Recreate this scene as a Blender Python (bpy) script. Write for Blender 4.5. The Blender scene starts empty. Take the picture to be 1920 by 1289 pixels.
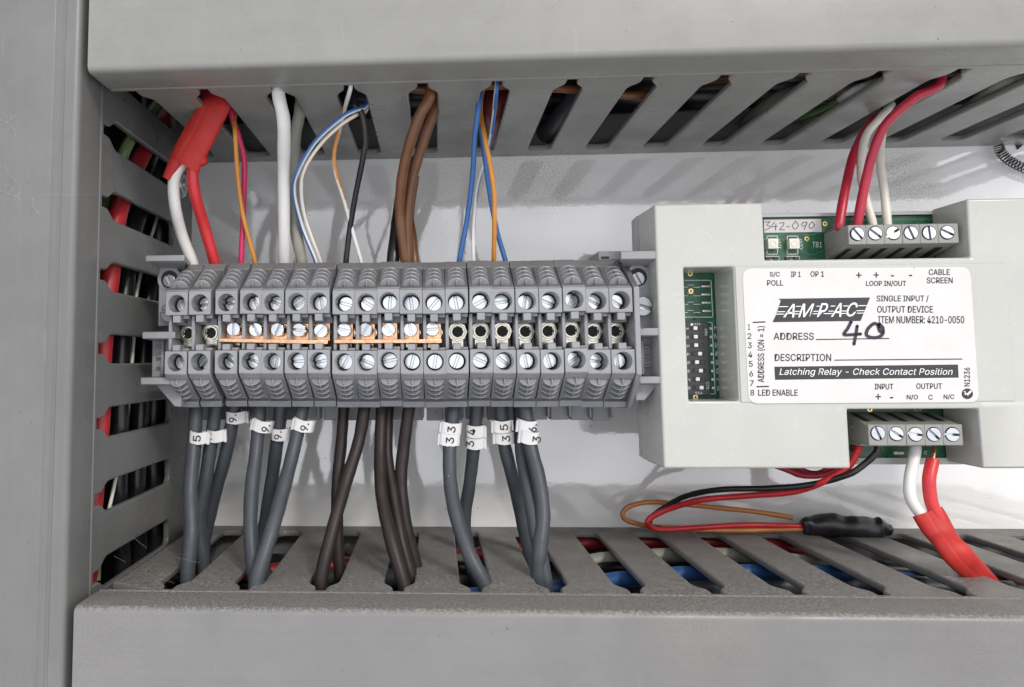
import bpy, bmesh, math, random
from mathutils import Vector, Matrix
random.seed(7)
C = bpy.context.scene
COL = C.collection
S = 0.001                                   # all sizes below are millimetres

# ------------------------------------------------------------------ camera
RM = ((0.9985498, 0.0532867, -0.0076641), (-0.0119426, 0.0804418, -0.9966878), (-0.0524937, 0.9953339, 0.0809615))               # rows: right, down, forward
CAM = Vector((-0.0444589, -269.2016430, -0.0000020)); FPX = 1400.0; PPX, PPY = 742.060, 562.332
ZT, ZB, XL, XT, XB = 73.8, -58.43, -89.6, -62.72, -70.41
ZLEFT = 63.75
R0, R1, R2 = (Vector(r) for r in RM)
cam_data = bpy.data.cameras.new('camera'); cam = bpy.data.objects.new('camera', cam_data); COL.objects.link(cam)
cam.matrix_world = Matrix(((R0.x, -R1.x, -R2.x, CAM.x*S), (R0.y, -R1.y, -R2.y, CAM.y*S), (R0.z, -R1.z, -R2.z, CAM.z*S), (0, 0, 0, 1)))
cam_data.sensor_width = 36; cam_data.sensor_fit = 'HORIZONTAL'
cam_data.lens = 36*FPX/1920
cam_data.shift_x = (960-PPX)/1920; cam_data.shift_y = (PPY-644.5)/1920
cam_data.clip_start = 0.005; cam_data.clip_end = 50
C.camera = cam

def ray(px, py):
    return R0*((px-PPX)/FPX) + R1*((py-PPY)/FPX) + R2
def at(px, py, Y):                          # the point of the photo's pixel at depth Y
    d = ray(px, py); return CAM + d*((Y-CAM.y)/d.y)
def atX(px, py, X):
    d = ray(px, py); return CAM + d*((X-CAM.x)/d.x)
def atZ(px, py, Z):
    d = ray(px, py); return CAM + d*((Z-CAM.z)/d.z)

# ------------------------------------------------------------------ light: an open, hazy sky in front of a panel that leans back
SUN_DIR = Vector((0.38, -0.76, 0.53)).normalized()      # towards the sun
CLOUD = 15.0
TILT = math.radians(62)                                   # the zenith leans this far towards the viewer
w = bpy.data.worlds.new('World'); C.world = w; w.use_nodes = True
nt = w.node_tree; nt.nodes.clear()
out = nt.nodes.new('ShaderNodeOutputWorld'); bg = nt.nodes.new('ShaderNodeBackground')
sky = nt.nodes.new('ShaderNodeTexSky'); sky.sky_type = 'NISHITA'; sky.sun_disc = False
tc = nt.nodes.new('ShaderNodeTexCoord'); mp = nt.nodes.new('ShaderNodeMapping'); mp.vector_type = 'TEXTURE'
mp.inputs['Rotation'].default_value = (TILT, 0, 0)
zen = Matrix.Rotation(TILT, 3, 'X')
ls = zen.inverted() @ SUN_DIR
sky.sun_elevation = math.asin(max(-1, min(1, ls.z))); sky.sun_rotation = math.atan2(ls.x, ls.y)
sky.air_density = 1.0; sky.dust_density = 4.0; sky.ozone_density = 1.0
nt.links.new(tc.outputs['Generated'], mp.inputs['Vector']); nt.links.new(mp.outputs['Vector'], sky.inputs['Vector'])
cl = nt.nodes.new('ShaderNodeTexNoise'); cl.inputs['Scale'].default_value = 5.0; cl.inputs['Detail'].default_value = 8; cl.inputs['Roughness'].default_value = .62
nt.links.new(mp.outputs['Vector'], cl.inputs['Vector'])
cr = nt.nodes.new('ShaderNodeValToRGB'); cr.color_ramp.elements[0].position = .38; cr.color_ramp.elements[1].position = .62
cr.color_ramp.elements[0].color = (0.0, 0.0, 0.0, 1); cr.color_ramp.elements[1].color = (1, 1, 1, 1)
nt.links.new(cl.outputs['Fac'], cr.inputs['Fac'])
# hazy cloud cover over the clear sky: brightest overhead, dull below the horizon
sx = nt.nodes.new('ShaderNodeSeparateXYZ'); nt.links.new(mp.outputs['Vector'], sx.inputs[0])
gr = nt.nodes.new('ShaderNodeMapRange'); gr.inputs['From Min'].default_value = -.15; gr.inputs['From Max'].default_value = 1.0
gr.inputs['To Min'].default_value = .62; gr.inputs['To Max'].default_value = 1.0; nt.links.new(sx.outputs['Z'], gr.inputs['Value'])
cn = nt.nodes.new('ShaderNodeMapRange'); cn.inputs['To Min'].default_value = .66; cn.inputs['To Max'].default_value = 1.34; nt.links.new(cr.outputs['Color'], cn.inputs['Value'])
gm = nt.nodes.new('ShaderNodeMath'); gm.operation = 'MULTIPLY'; nt.links.new(gr.outputs[0], gm.inputs[0]); nt.links.new(cn.outputs[0], gm.inputs[1])
wf = nt.nodes.new('ShaderNodeMapRange'); wf.inputs['From Min'].default_value = -.35; wf.inputs['From Max'].default_value = .15; nt.links.new(sx.outputs['Z'], wf.inputs['Value'])
wc = nt.nodes.new('ShaderNodeMix'); wc.data_type = 'RGBA'; nt.links.new(wf.outputs[0], wc.inputs['Factor'])
wc.inputs['A'].default_value = (CLOUD*1.0, CLOUD*.94, CLOUD*.84, 1); wc.inputs['B'].default_value = (CLOUD*.99, CLOUD*.995, CLOUD*1.03, 1)
cm = nt.nodes.new('ShaderNodeVectorMath'); cm.operation = 'SCALE'; nt.links.new(wc.outputs['Result'], cm.inputs[0]); nt.links.new(gm.outputs[0], cm.inputs['Scale'])
mx = nt.nodes.new('ShaderNodeMix'); mx.data_type = 'RGBA'; mx.inputs['Factor'].default_value = .72
nt.links.new(sky.outputs['Color'], mx.inputs['A']); nt.links.new(cm.outputs['Vector'], mx.inputs['B'])
bg.inputs['Strength'].default_value = 0.12
nt.links.new(mx.outputs['Result'], bg.inputs['Color']); nt.links.new(bg.outputs['Background'], out.inputs['Surface'])
sd = bpy.data.lights.new('sun', 'SUN'); sd.energy = 1.4; sd.angle = math.radians(10); sd.color = (1, .95, .88)
so = bpy.data.objects.new('sun', sd); COL.objects.link(so)
so.rotation_euler = (-SUN_DIR).to_track_quat('-Z', 'Y').to_euler(); so.location = SUN_DIR*2
vs = C.view_settings; vs.view_transform = 'Standard'; vs.look = 'None'; vs.exposure = 0.15; vs.gamma = 1; vs.use_curve_mapping = False

# ------------------------------------------------------------------ materials
MATS = {}
def mat(name, base, rough=.45, metal=0., spec=.5, var=.08, vscale=.05, speck=0., speckcol=(.03, .025, .02), speckscale=.9,
        dust=0., dustcol=(.17, .145, .12), bump=0., bscale=2.5, coat=0., coat_ior=1.5, scratch=0., smear=0., objvar=0., streak=None, stain=None, emis=None):
    if name in MATS: return MATS[name]
    m = bpy.data.materials.new(name); m.use_nodes = True; n = m.node_tree; N = n.nodes; L = n.links
    b = N['Principled BSDF']
    b.inputs['Metallic'].default_value = metal; b.inputs['Specular IOR Level'].default_value = spec
    b.inputs['Coat Weight'].default_value = coat; b.inputs['Coat Roughness'].default_value = .025; b.inputs['Coat IOR'].default_value = coat_ior
    geo = N.new('ShaderNodeNewGeometry'); sc = N.new('ShaderNodeVectorMath'); sc.operation = 'SCALE'; sc.inputs['Scale'].default_value = 1000
    L.new(geo.outputs['Position'], sc.inputs[0]); P = sc.outputs['Vector']
    def noise(scale, det=3, r=.55, vec=None):
        t = N.new('ShaderNodeTexNoise'); t.inputs['Scale'].default_value = scale; t.inputs['Detail'].default_value = det; t.inputs['Roughness'].default_value = r
        L.new(vec or P, t.inputs['Vector']); return t.outputs['Fac']
    def ramp(v, lo, hi):
        t = N.new('ShaderNodeMapRange'); t.inputs['From Min'].default_value = lo; t.inputs['From Max'].default_value = hi; L.new(v, t.inputs['Value']); return t.outputs['Result']
    def math_(op, a, b_):
        t = N.new('ShaderNodeMath'); t.operation = op
        for i, v in enumerate((a, b_)):
            if isinstance(v, (int, float)): t.inputs[i].default_value = v
            else: L.new(v, t.inputs[i])
        return t.outputs[0]
    def mix(f, a, b_):
        t = N.new('ShaderNodeMix'); t.data_type = 'RGBA'
        for k, v in (('Factor', f), ('A', a), ('B', b_)):
            if isinstance(v, (int, float)): t.inputs[k].default_value = v
            elif isinstance(v, tuple): t.inputs[k].default_value = (*v, 1)
            else: L.new(v, t.inputs[k])
        return t.outputs['Result']
    lo = tuple(c*(1-var*1.6) for c in base); hi = tuple(min(1, c*(1+var)) for c in base)
    col = mix(ramp(noise(vscale, 5, .65), .3, .7), lo, hi)
    rg = math_('ADD', rough-.06, math_('MULTIPLY', noise(vscale*4, 4), .12))
    rg = math_('ADD', rg, math_('MULTIPLY', ramp(noise(.045, 6, .7), .42, .62), smear)) if smear else rg
    if objvar:                               # each piece moulded a shade apart
        oi = N.new('ShaderNodeObjectInfo'); col = mix(math_('MULTIPLY', oi.outputs['Random'], objvar*3), col, tuple(c*.62 for c in base))
    if smear: col = mix(math_('MULTIPLY', ramp(noise(.06, 7, .75), .48, .66), smear*1.1), col, tuple(c*.62 for c in base))
    if streak:                               # fine extrusion lines along one axis
        mpn = N.new('ShaderNodeMapping'); mpn.inputs['Scale'].default_value = streak; L.new(P, mpn.inputs['Vector'])
        st = noise(1.0, 4, .7, mpn.outputs['Vector']); col = mix(math_('MULTIPLY', ramp(st, .35, .75), .26), col, tuple(c*.72 for c in base))
    if stain:                                # soiled patches with a place of their own: centre, radius (mm), colour, strength
        for c0, rad, scol, amt in stain:
            vm = N.new('ShaderNodeVectorMath'); vm.operation = 'DISTANCE'; L.new(P, vm.inputs[0]); vm.inputs[1].default_value = c0
            fall = ramp(vm.outputs['Value'], rad, rad*.15)
            g = math_('MULTIPLY', fall, ramp(noise(1.6, 6, .75), .47, .62))
            col = mix(math_('MULTIPLY', g, amt), col, scol)
    if scratch:
        mpn = N.new('ShaderNodeMapping'); mpn.inputs['Scale'].default_value = (.25, .25, .035); mpn.inputs['Rotation'].default_value = (.2, .5, .3); L.new(P, mpn.inputs['Vector'])
        g = ramp(noise(1.3, 2, .5, mpn.outputs['Vector']), .70, .735)
        col = mix(math_('MULTIPLY', g, scratch), col, tuple(min(1, c*1.5) for c in base))
    if speck:
        v = N.new('ShaderNodeTexVoronoi'); v.inputs['Scale'].default_value = speckscale*.35; L.new(P, v.inputs['Vector'])
        sp = N.new('ShaderNodeSeparateColor'); L.new(v.outputs['Color'], sp.inputs[0])
        size = math_('MULTIPLY', ramp(sp.outputs[0], 1-speck, 1.0), .085)
        g = math_('LESS_THAN', v.outputs['Distance'], size)
        col = mix(math_('MULTIPLY', g, .8), col, speckcol)
        v2 = N.new('ShaderNodeTexVoronoi'); v2.inputs['Scale'].default_value = speckscale*.9; L.new(P, v2.inputs['Vector'])
        sp2 = N.new('ShaderNodeSeparateColor'); L.new(v2.outputs['Color'], sp2.inputs[0])
        g = math_('LESS_THAN', v2.outputs['Distance'], math_('MULTIPLY', ramp(sp2.outputs[1], 1-speck, 1.0), .10))
        col = mix(math_('MULTIPLY', g, .55), col, tuple(min(.7, c*1.7) for c in base))
    if dust:                                 # dust lies on faces that look up
        sn = N.new('ShaderNodeSeparateXYZ'); L.new(geo.outputs['Normal'], sn.inputs[0])
        up = ramp(sn.outputs['Z'], .3, .85)
        grain = ramp(noise(1.5, 3, .8), .36, .58)
        patch = ramp(noise(.07, 4, .6), .22, .6)
        amt = math_('MULTIPLY', math_('MULTIPLY', up, math_('ADD', math_('MULTIPLY', grain, .5), .5)), math_('MULTIPLY', math_('ADD', math_('MULTIPLY', patch, .5), .5), dust))
        gcol = mix(ramp(noise(1.5, 3, .85), .44, .57), tuple(c*.40 for c in dustcol), tuple(c*1.65 for c in dustcol))
        col = mix(amt, col, gcol)
        rg = math_('MAXIMUM', rg, math_('MULTIPLY', amt, .95))
    if bump:
        bn = N.new('ShaderNodeBump'); bn.inputs['Strength'].default_value = bump; bn.inputs['Distance'].default_value = .0002
        L.new(noise(bscale, 4, .6), bn.inputs['Height']); L.new(bn.outputs['Normal'], b.inputs['Normal'])
        if coat: L.new(bn.outputs['Normal'], b.inputs['Coat Normal'])
    L.new(col, b.inputs['Base Color']); L.new(rg, b.inputs['Roughness'])
    MATS[name] = m; return m

DUSTY = dict(dustcol=(.150, .130, .110))
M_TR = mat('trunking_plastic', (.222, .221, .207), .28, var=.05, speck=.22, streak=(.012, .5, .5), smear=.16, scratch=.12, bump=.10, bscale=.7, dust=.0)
M_TRL = mat('trunking_plastic_upright_shaded', (.142, .143, .139), .28, var=.06, speck=.25, streak=(.5, .5, .012), smear=.18, scratch=.16, bump=.10, bscale=.7)  # same plastic, with the dimmer light on this side put into its colour
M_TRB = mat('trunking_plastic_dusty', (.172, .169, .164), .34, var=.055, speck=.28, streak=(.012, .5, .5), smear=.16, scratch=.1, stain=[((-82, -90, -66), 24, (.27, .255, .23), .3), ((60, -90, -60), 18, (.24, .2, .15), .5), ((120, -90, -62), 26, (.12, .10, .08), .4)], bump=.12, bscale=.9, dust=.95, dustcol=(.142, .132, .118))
M_PANEL = mat('white_gloss_paint', (.81, .805, .79), .08, spec=.8, coat_ior=2.05, var=.03, vscale=.03, speck=.30, speckscale=1.0, bump=.20, bscale=.17, coat=1.0,
              stain=[((40, 0, 66), 22, (.30, .21, .13), .75), ((8, 0, 68), 26, (.36, .27, .18), .5), ((166, 0, 63), 15, (.28, .18, .1), .75), ((178, 0, 52), 13, (.36, .3, .22), .5), ((110, 0, 66), 45, (.5, .42, .32), .3)])
M_TERM = mat('terminal_plastic', (.255, .258, .270), .36, objvar=.09, var=.06, vscale=.2, speck=.06, bump=.12, bscale=1.5, dust=1.0, dustcol=(.066, .062, .059))
M_ENDB = mat('bracket_plastic', (.235, .238, .250), .38, var=.05, vscale=.2, speck=.08, bump=.1, bscale=1.5, dust=.5, dustcol=(.13, .12, .11))
M_ZINC = mat('zinc_screw', (.64, .66, .68), .17, 1., var=.05, vscale=.9, bump=.10, bscale=1.2)
M_NICK = mat('nickel_contact', (.58, .55, .47), .16, 1., var=.1, vscale=.9, bump=.1)
M_COPPER = mat('copper', (.80, .47, .28), .22, 1., var=.2, vscale=.6, bump=.2, bscale=1.8)
M_BLACK = mat('hole_shade', (.012, .012, .012), .6)  # its black stands for the shade inside holes and slots
M_MOD = mat('module_plastic', (.435, .436, .405), .26, spec=.5, var=.03, vscale=.06, speck=0., bump=.02, bscale=.15)
M_MODB = mat('module_base_plastic', (.42, .43, .42), .36, var=.05, vscale=.1, speck=.12, bump=.06)
M_PCB = mat('pcb_green', (.016, .10, .052), .26, var=.3, vscale=.35, bump=.05)
M_LABEL = mat('label_paper', (.585, .565, .55), .5, var=.03, vscale=.15, speck=.02)
M_INK = mat('ink_black', (.022, .022, .026), .5, var=.15, vscale=1.)
M_INKW = mat('ink_white', (.75, .74, .73), .5, var=.03)
M_MARKER = mat('marker_ink', (.016, .014, .03), .35, var=.2, vscale=1.5)
M_PENCIL = mat('pencil_grey', (.10, .10, .11), .5)
M_CONN = mat('connector_plastic', (.245, .240, .222), .42, var=.05, vscale=.2, bump=.1, speck=.06)
M_DIP = mat('switch_black', (.03, .031, .035), .42, var=.1, bump=.08)
M_TOG = mat('toggle_white', (.72, .71, .68), .4)
M_SILK = mat('silkscreen_white', (.68, .72, .70), .5)
M_GOLD = mat('gold_pad', (.83, .60, .26), .25, 1.)
M_TIN = mat('solder_tin', (.82, .82, .82), .16, 1., bump=.2, bscale=2.)
M_LED = mat('led_white', (.78, .76, .68), .25, var=.04)
M_GREY = mat('cable_grey', (.050, .057, .065), .44, spec=.35, var=.12, vscale=.12, speck=.14, speckcol=(.2, .2, .19), bump=.15, bscale=1.2, scratch=.2, dust=.06)
M_BRNC = mat('cable_brown', (.020, .0135, .0125), .46, spec=.3, var=.15, vscale=.15, speck=.14, speckcol=(.2, .18, .16), bump=.15, bscale=1.2, scratch=.2, dust=.06)
M_BROWN = mat('wire_brown', (.15, .062, .024), .38, var=.12, vscale=.12, bump=.08, speck=.05)
M_WRED = mat('wire_red', (.56, .025, .03), .36, var=.1, vscale=.15, bump=.06, speck=.04)
M_WCRIM = mat('wire_crimson', (.40, .016, .040), .36, var=.1, vscale=.15, bump=.06, speck=.04)
M_SHEATH = mat('sheath_red', (.46, .028, .022), .56, spec=.35, var=.12, vscale=.12, speck=.10, speckcol=(.62, .2, .17), bump=.18, bscale=.8)
M_PINK = mat('wire_pink', (.56, .025, .11), .38, var=.08)
M_ORANGE = mat('wire_orange', (.62, .26, .045), .36, var=.08, vscale=.15, speck=.04)
M_COPW = mat('wire_copper_orange', (.46, .17, .05), .34, var=.1, vscale=.15)
M_WHITE = mat('wire_white', (.70, .69, .66), .38, var=.05, vscale=.1, speck=.05, bump=.05)
M_WCREAM = mat('wire_cream', (.66, .63, .55), .38, var=.05, vscale=.1, speck=.05, bump=.05)
M_WGREY = mat('wire_grey_white', (.25, .245, .205), .42, var=.06, vscale=.1, speck=.05, bump=.05)
M_BLUE = mat('wire_blue', (.035, .13, .36), .36, var=.08, vscale=.15)
M_WBLK = mat('wire_black', (.014, .014, .016), .30, var=.2, vscale=.2, bump=.05)
M_SHRINK = mat('heat_shrink', (.018, .017, .019), .34, var=.2, vscale=.3, bump=.25, bscale=.5)
M_GRN = mat('wire_green', (.12, .20, .07), .4)
M_MARK = mat('marker_white', (.60, .59, .585), .42, var=.03, vscale=.3, speck=.08)
M_WEB = mat('web_silk', (.42, .42, .41), .6)
M_RAIL = mat('rail_steel', (.60, .61, .62), .35, 1., var=.06)

# ------------------------------------------------------------------ mesh helpers
class MB:
    def __init__(s): s.bm = bmesh.new(); s.mi = 0
    def face(s, vs, mi=None):
        try:
            f = s.bm.faces.new(vs); f.material_index = s.mi if mi is None else mi; return f
        except ValueError: return None
    def box(s, x0, x1, y0, y1, z0, z1):
        c = [s.bm.verts.new((x, y, z)) for x in (x0, x1) for y in (y0, y1) for z in (z0, z1)]
        for q in ((0, 1, 3, 2), (4, 6, 7, 5), (0, 4, 5, 1), (2, 3, 7, 6), (0, 2, 6, 4), (1, 5, 7, 3)): s.face([c[i] for i in q])
    def prism(s, poly, fn, a, b):            # poly of (p,q); fn(p,q,t) -> xyz ; from t=a to t=b
        A = [s.bm.verts.new(fn(p, q, a)) for p, q in poly]; B = [s.bm.verts.new(fn(p, q, b)) for p, q in poly]
        s.face(A); s.face(B[::-1]); n = len(poly)
        for i in range(n): s.face([A[i], B[i], B[(i+1) % n], A[(i+1) % n]])
    def hull8(s, pts):                       # 8 points: 4 of one end ring then 4 of the other
        v = [s.bm.verts.new(p) for p in pts]
        s.face(v[:4]); s.face(v[4:][::-1])
        for i in range(4): s.face([v[i], v[4+i], v[4+(i+1) % 4], v[(i+1) % 4]])
    def cyl(s, c, axis, r, h, seg=24, r2=None):   # from c along axis by h
        ax = Vector(axis).normalized(); u = ax.orthogonal().normalized(); v = ax.cross(u); c = Vector(c); r2 = r if r2 is None else r2
        A = [s.bm.verts.new(c+(u*math.cos(t)+v*math.sin(t))*r) for t in (2*math.pi*i/seg for i in range(seg))]
        B = [s.bm.verts.new(c+ax*h+(u*math.cos(t)+v*math.sin(t))*r2) for t in (2*math.pi*i/seg for i in range(seg))]
        s.face(A[::-1]); s.face(B)
        for i in range(seg): s.face([A[i], A[(i+1) % seg], B[(i+1) % seg], B[i]])
    def ring(s, c, axis, r0, r1, h, seg=28):  # washer with a real hole
        ax = Vector(axis).normalized(); u = ax.orthogonal().normalized(); v = ax.cross(u); c = Vector(c)
        L = []
        for r, hh in ((r0, 0), (r1, 0), (r1, h), (r0, h)):
            L.append([s.bm.verts.new(c+ax*hh+(u*math.cos(2*math.pi*i/seg)+v*math.sin(2*math.pi*i/seg))*r) for i in range(seg)])
        for k in range(4):
            a, b = L[k], L[(k+1) % 4]
            for i in range(seg): s.face([a[i], a[(i+1) % seg], b[(i+1) % seg], b[i]])
    def holed(s, x0, x1, z0, z1, cx, cz, r, yf, yb, seg=28):   # square block open at the back with a round bore seen from the front (-Y)
        ang = [2*math.pi*(i+.5)/seg for i in range(seg)]
        O, I, OB, IB = [], [], [], []
        for a in ang:
            dx, dz = math.cos(a), math.sin(a)
            t = min(((x1-cx) if dx > 0 else (x0-cx))/dx if abs(dx) > 1e-6 else 1e9, ((z1-cz) if dz > 0 else (z0-cz))/dz if abs(dz) > 1e-6 else 1e9)
            O.append([cx+dx*t, cz+dz*t]); I.append((cx+dx*r, cz+dz*r))
        for kx, kz in ((x0, z0), (x0, z1), (x1, z0), (x1, z1)):   # pull the nearest ring point into each corner
            j = min(range(seg), key=lambda i: (O[i][0]-kx)**2+(O[i][1]-kz)**2); O[j] = [kx, kz]
        mk = lambda L, y: [s.bm.verts.new((p[0], y, p[1])) for p in L]
        a, b, c, d = mk(O, yf), mk(I, yf), mk(I, yb), mk(O, yb)
        for A, B in ((a, b), (b, c), (d, a)):
            for i in range(seg): s.face([A[i], A[(i+1) % seg], B[(i+1) % seg], B[i]])
    def tube(s, pts, r, seg=14, flat=1.0, stripe=None, twist=0., phase=0., caps=True, fixed=False, prof=None):
        n = len(pts); P = [Vector(p) for p in pts]
        T = [(P[min(i+1, n-1)]-P[max(i-1, 0)]).normalized() for i in range(n)]
        u = None; rings = []
        acc = 0
        for i in range(n):
            if fixed: u = T[i].cross(Vector((0, 1, 0))).normalized()
            elif u is None: u = T[0].cross(Vector((0, 1, 0))); u = u.normalized() if u.length > 1e-4 else T[0].orthogonal().normalized()
            else:
                u = (u-T[i]*u.dot(T[i])).normalized()
            v = T[i].cross(u); rr = r[i] if isinstance(r, (list, tuple)) else r
            if i: acc += (P[i]-P[i-1]).length
            R_ = []
            for k in range(seg):
                a = 2*math.pi*k/seg; q = prof(i/(n-1), a) if prof else 1.
                R_.append(s.bm.verts.new(P[i]+(u*math.cos(a)+v*math.sin(a)*flat)*rr*q))
            rings.append((R_, acc))
        for i in range(n-1):
            A, B = rings[i][0], rings[i+1][0]
            for k in range(seg):
                mi = 0
                if stripe is not None:
                    a = (k+.5)/seg - phase + rings[i][1]*twist
                    mi = 1 if (a % 1.0) < stripe else 0
                s.face([A[k], A[(k+1) % seg], B[(k+1) % seg], B[k]], mi)
        if caps: s.face(rings[0][0][::-1], 0); s.face(rings[-1][0], 0)
    def cells(s, xs, zs, occ, yf, yb, left_draft=0., front=True):
        nx, nz = len(xs)-1, len(zs)-1; F, B = {}, {}
        def g(D, i, j, y, dr):
            if (i, j) not in D: D[(i, j)] = s.bm.verts.new((xs[i]+(dr if i == 0 else 0), y, zs[j]))
            return D[(i, j)]
        o = lambda i, j: 0 <= i < nx and 0 <= j < nz and occ(i, j)
        for i in range(nx):
            for j in range(nz):
                if not o(i, j): continue
                c = [(i, j), (i+1, j), (i+1, j+1), (i, j+1)]
                fr = [g(F, *k, yf, 0) for k in c]; bk = [g(B, *k, yb, left_draft) for k in c]
                s.face(fr); s.face(bk[::-1])
                for e, (di, dj) in enumerate(((0, -1), (1, 0), (0, 1), (-1, 0))):
                    if not o(i+di, j+dj): s.face([fr[e], bk[e], bk[(e+1) % 4], fr[(e+1) % 4]])
    def add(s, verts, faces, mi=None):
        v = [s.bm.verts.new(p) for p in verts]
        for f in faces: s.face([v[i] for i in f], mi)
    def obj(s, name, mats, parent=None, bevel=0, seg=2, smooth=35, loc=None, kind=None, dissolve=False, bang=40):
        bm = s.bm
        if dissolve: bmesh.ops.dissolve_limit(bm, angle_limit=.01, verts=bm.verts, edges=bm.edges)
        bmesh.ops.recalc_face_normals(bm, faces=bm.faces)
        org = Vector(loc) if loc is not None else (Vector(parent['_o']) if parent is not None else None)
        if org is None:
            lo = Vector([min(v.co[k] for v in bm.verts) for k in range(3)]); hi = Vector([max(v.co[k] for v in bm.verts) for k in range(3)]); org = (lo+hi)/2
        for v in bm.verts: v.co = (v.co-org)*S
        me = bpy.data.meshes.new(name); bm.to_mesh(me); bm.free()
        for m in (mats if isinstance(mats, (list, tuple)) else [mats]): me.materials.append(m)
        me.polygons.foreach_set('use_smooth', [True]*len(me.polygons)); me.set_sharp_from_angle(angle=math.radians(smooth))
        o = bpy.data.objects.new(name, me); COL.objects.link(o)
        if parent is not None:
            o.parent = parent; o.location = (org-Vector(parent['_o']))*S
        else: o.location = org*S
        o['_o'] = tuple(org)
        if bevel:
            b = o.modifiers.new('edge', 'BEVEL'); b.width = bevel*S; b.segments = seg; b.limit_method = 'ANGLE'; b.angle_limit = math.radians(bang)
            b.use_clamp_overlap = True; b.harden_normals = False
        if kind: o['kind'] = kind
        return o
def tag(o, label, cat, group=None):
    o['label'] = label; o['category'] = cat
    if group: o['group'] = group
    return o
def thing(name, loc, label, cat, group=None):
    o = bpy.data.objects.new(name, None); COL.objects.link(o); o.empty_display_size = .004
    o.location = Vector(loc)*S; o['_o'] = tuple(loc); return tag(o, label, cat, group)
def spline(P, n=14):
    P = [Vector(p) for p in P]
    if len(P) < 3: return [P[0].lerp(P[-1], i/n) for i in range(n+1)]
    Q = [P[0]*2-P[1]]+P+[P[-1]*2-P[-2]]; o = []
    for i in range(1, len(Q)-2):
        a, b, c, d = Q[i-1:i+3]
        for k in range(n):
            t = k/n; o.append(.5*((2*b)+(c-a)*t+(2*a-5*b+4*c-d)*t*t+(3*b-a-3*c+d)*t**3))
    o.append(P[-1]); return o

# ---- writing
_tx = {}
try:                                        # the sans serif face that ships with Blender
    FONT = bpy.data.fonts.load(bpy.utils.system_resource('DATAFILES', path='fonts')+'/Inter.woff2')
except Exception:
    FONT = None
def glyphs(s, shear=0., bold=0., space=1.):
    k = (s, shear, bold, space)
    if k not in _tx:
        cu = bpy.data.curves.new('t', 'FONT'); cu.body = s; cu.shear = shear; cu.offset = bold; cu.space_character = space; cu.resolution_u = 4
        if FONT: cu.font = FONT
        ob = bpy.data.objects.new('t', cu); COL.objects.link(ob); dg = bpy.context.evaluated_depsgraph_get(); dg.update()
        me = bpy.data.meshes.new_from_object(ob.evaluated_get(dg))
        v = [(q.co.x, q.co.y) for q in me.vertices]; f = [tuple(p.vertices) for p in me.polygons]
        bpy.data.objects.remove(ob); bpy.data.curves.remove(cu); bpy.data.meshes.remove(me)
        x0, x1 = min(a for a, _ in v), max(a for a, _ in v); y0, y1 = min(b for _, b in v), max(b for _, b in v)
        _tx[k] = ([((a-x0)/(x1-x0), (b-y0)/(y1-y0)) for a, b in v], f)
    return _tx[k]
def write(mb, s, box, Y, rot=0, shear=0., bold=0., space=1., ink=0.):
    if ink:                                  # heavier print: the same letters a hair wider
        for k, (dx, dy) in enumerate(((-ink, 0), (ink, 0), (0, ink), (0, -ink))):
            write(mb, s, (box[0]+dx, box[1]+dy, box[2]+dx, box[3]+dy), Y-.004*k, rot, shear, bold, space)
        return
    x0, y0, x1, y1 = box
    if rot == 0: o, a, b = at(x0, y1, Y), at(x1, y1, Y), at(x0, y0, Y)
    elif rot == 90: o, a, b = at(x1, y1, Y), at(x1, y0, Y), at(x0, y1, Y)
    else: o, a, b = at(x0, y0, Y), at(x0, y1, Y), at(x1, y0, Y)
    v, f = glyphs(s, shear, bold, space)
    mb.add([o+(a-o)*p+(b-o)*q for p, q in v], f)
def ribbon(mb, pts, wpx, Y):                # a flat pen stroke through picture points
    P = spline([at(x, y, Y) for x, y in pts], 8); n = len(P); hw = wpx/2*(CAM.y-Y)/-FPX
    hw = abs(hw); L = []
    for i in range(n):
        t = (P[min(i+1, n-1)]-P[max(i-1, 0)]).normalized(); u = Vector((-t.z, 0, t.x))*hw
        L.append((mb.bm.verts.new(P[i]+u), mb.bm.verts.new(P[i]-u)))
    for i in range(n-1): mb.face([L[i][0], L[i][1], L[i+1][1], L[i+1][0]])
    for c in (P[0], P[-1]):
        mb.face([mb.bm.verts.new(c+Vector((math.cos(k*.524), 0, math.sin(k*.524)))*hw) for k in range(12)])
def quad(mb, a, b, c, d, Y):
    mb.face([mb.bm.verts.new(at(*q, Y)) for q in (a, b, c, d)])

# ------------------------------------------------------------------ setting: the white back panel
mb = MB(); mb.box(-210, 260, 0, 2, -150, 180); mb.obj('back_panel', M_PANEL, kind='structure')

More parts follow.
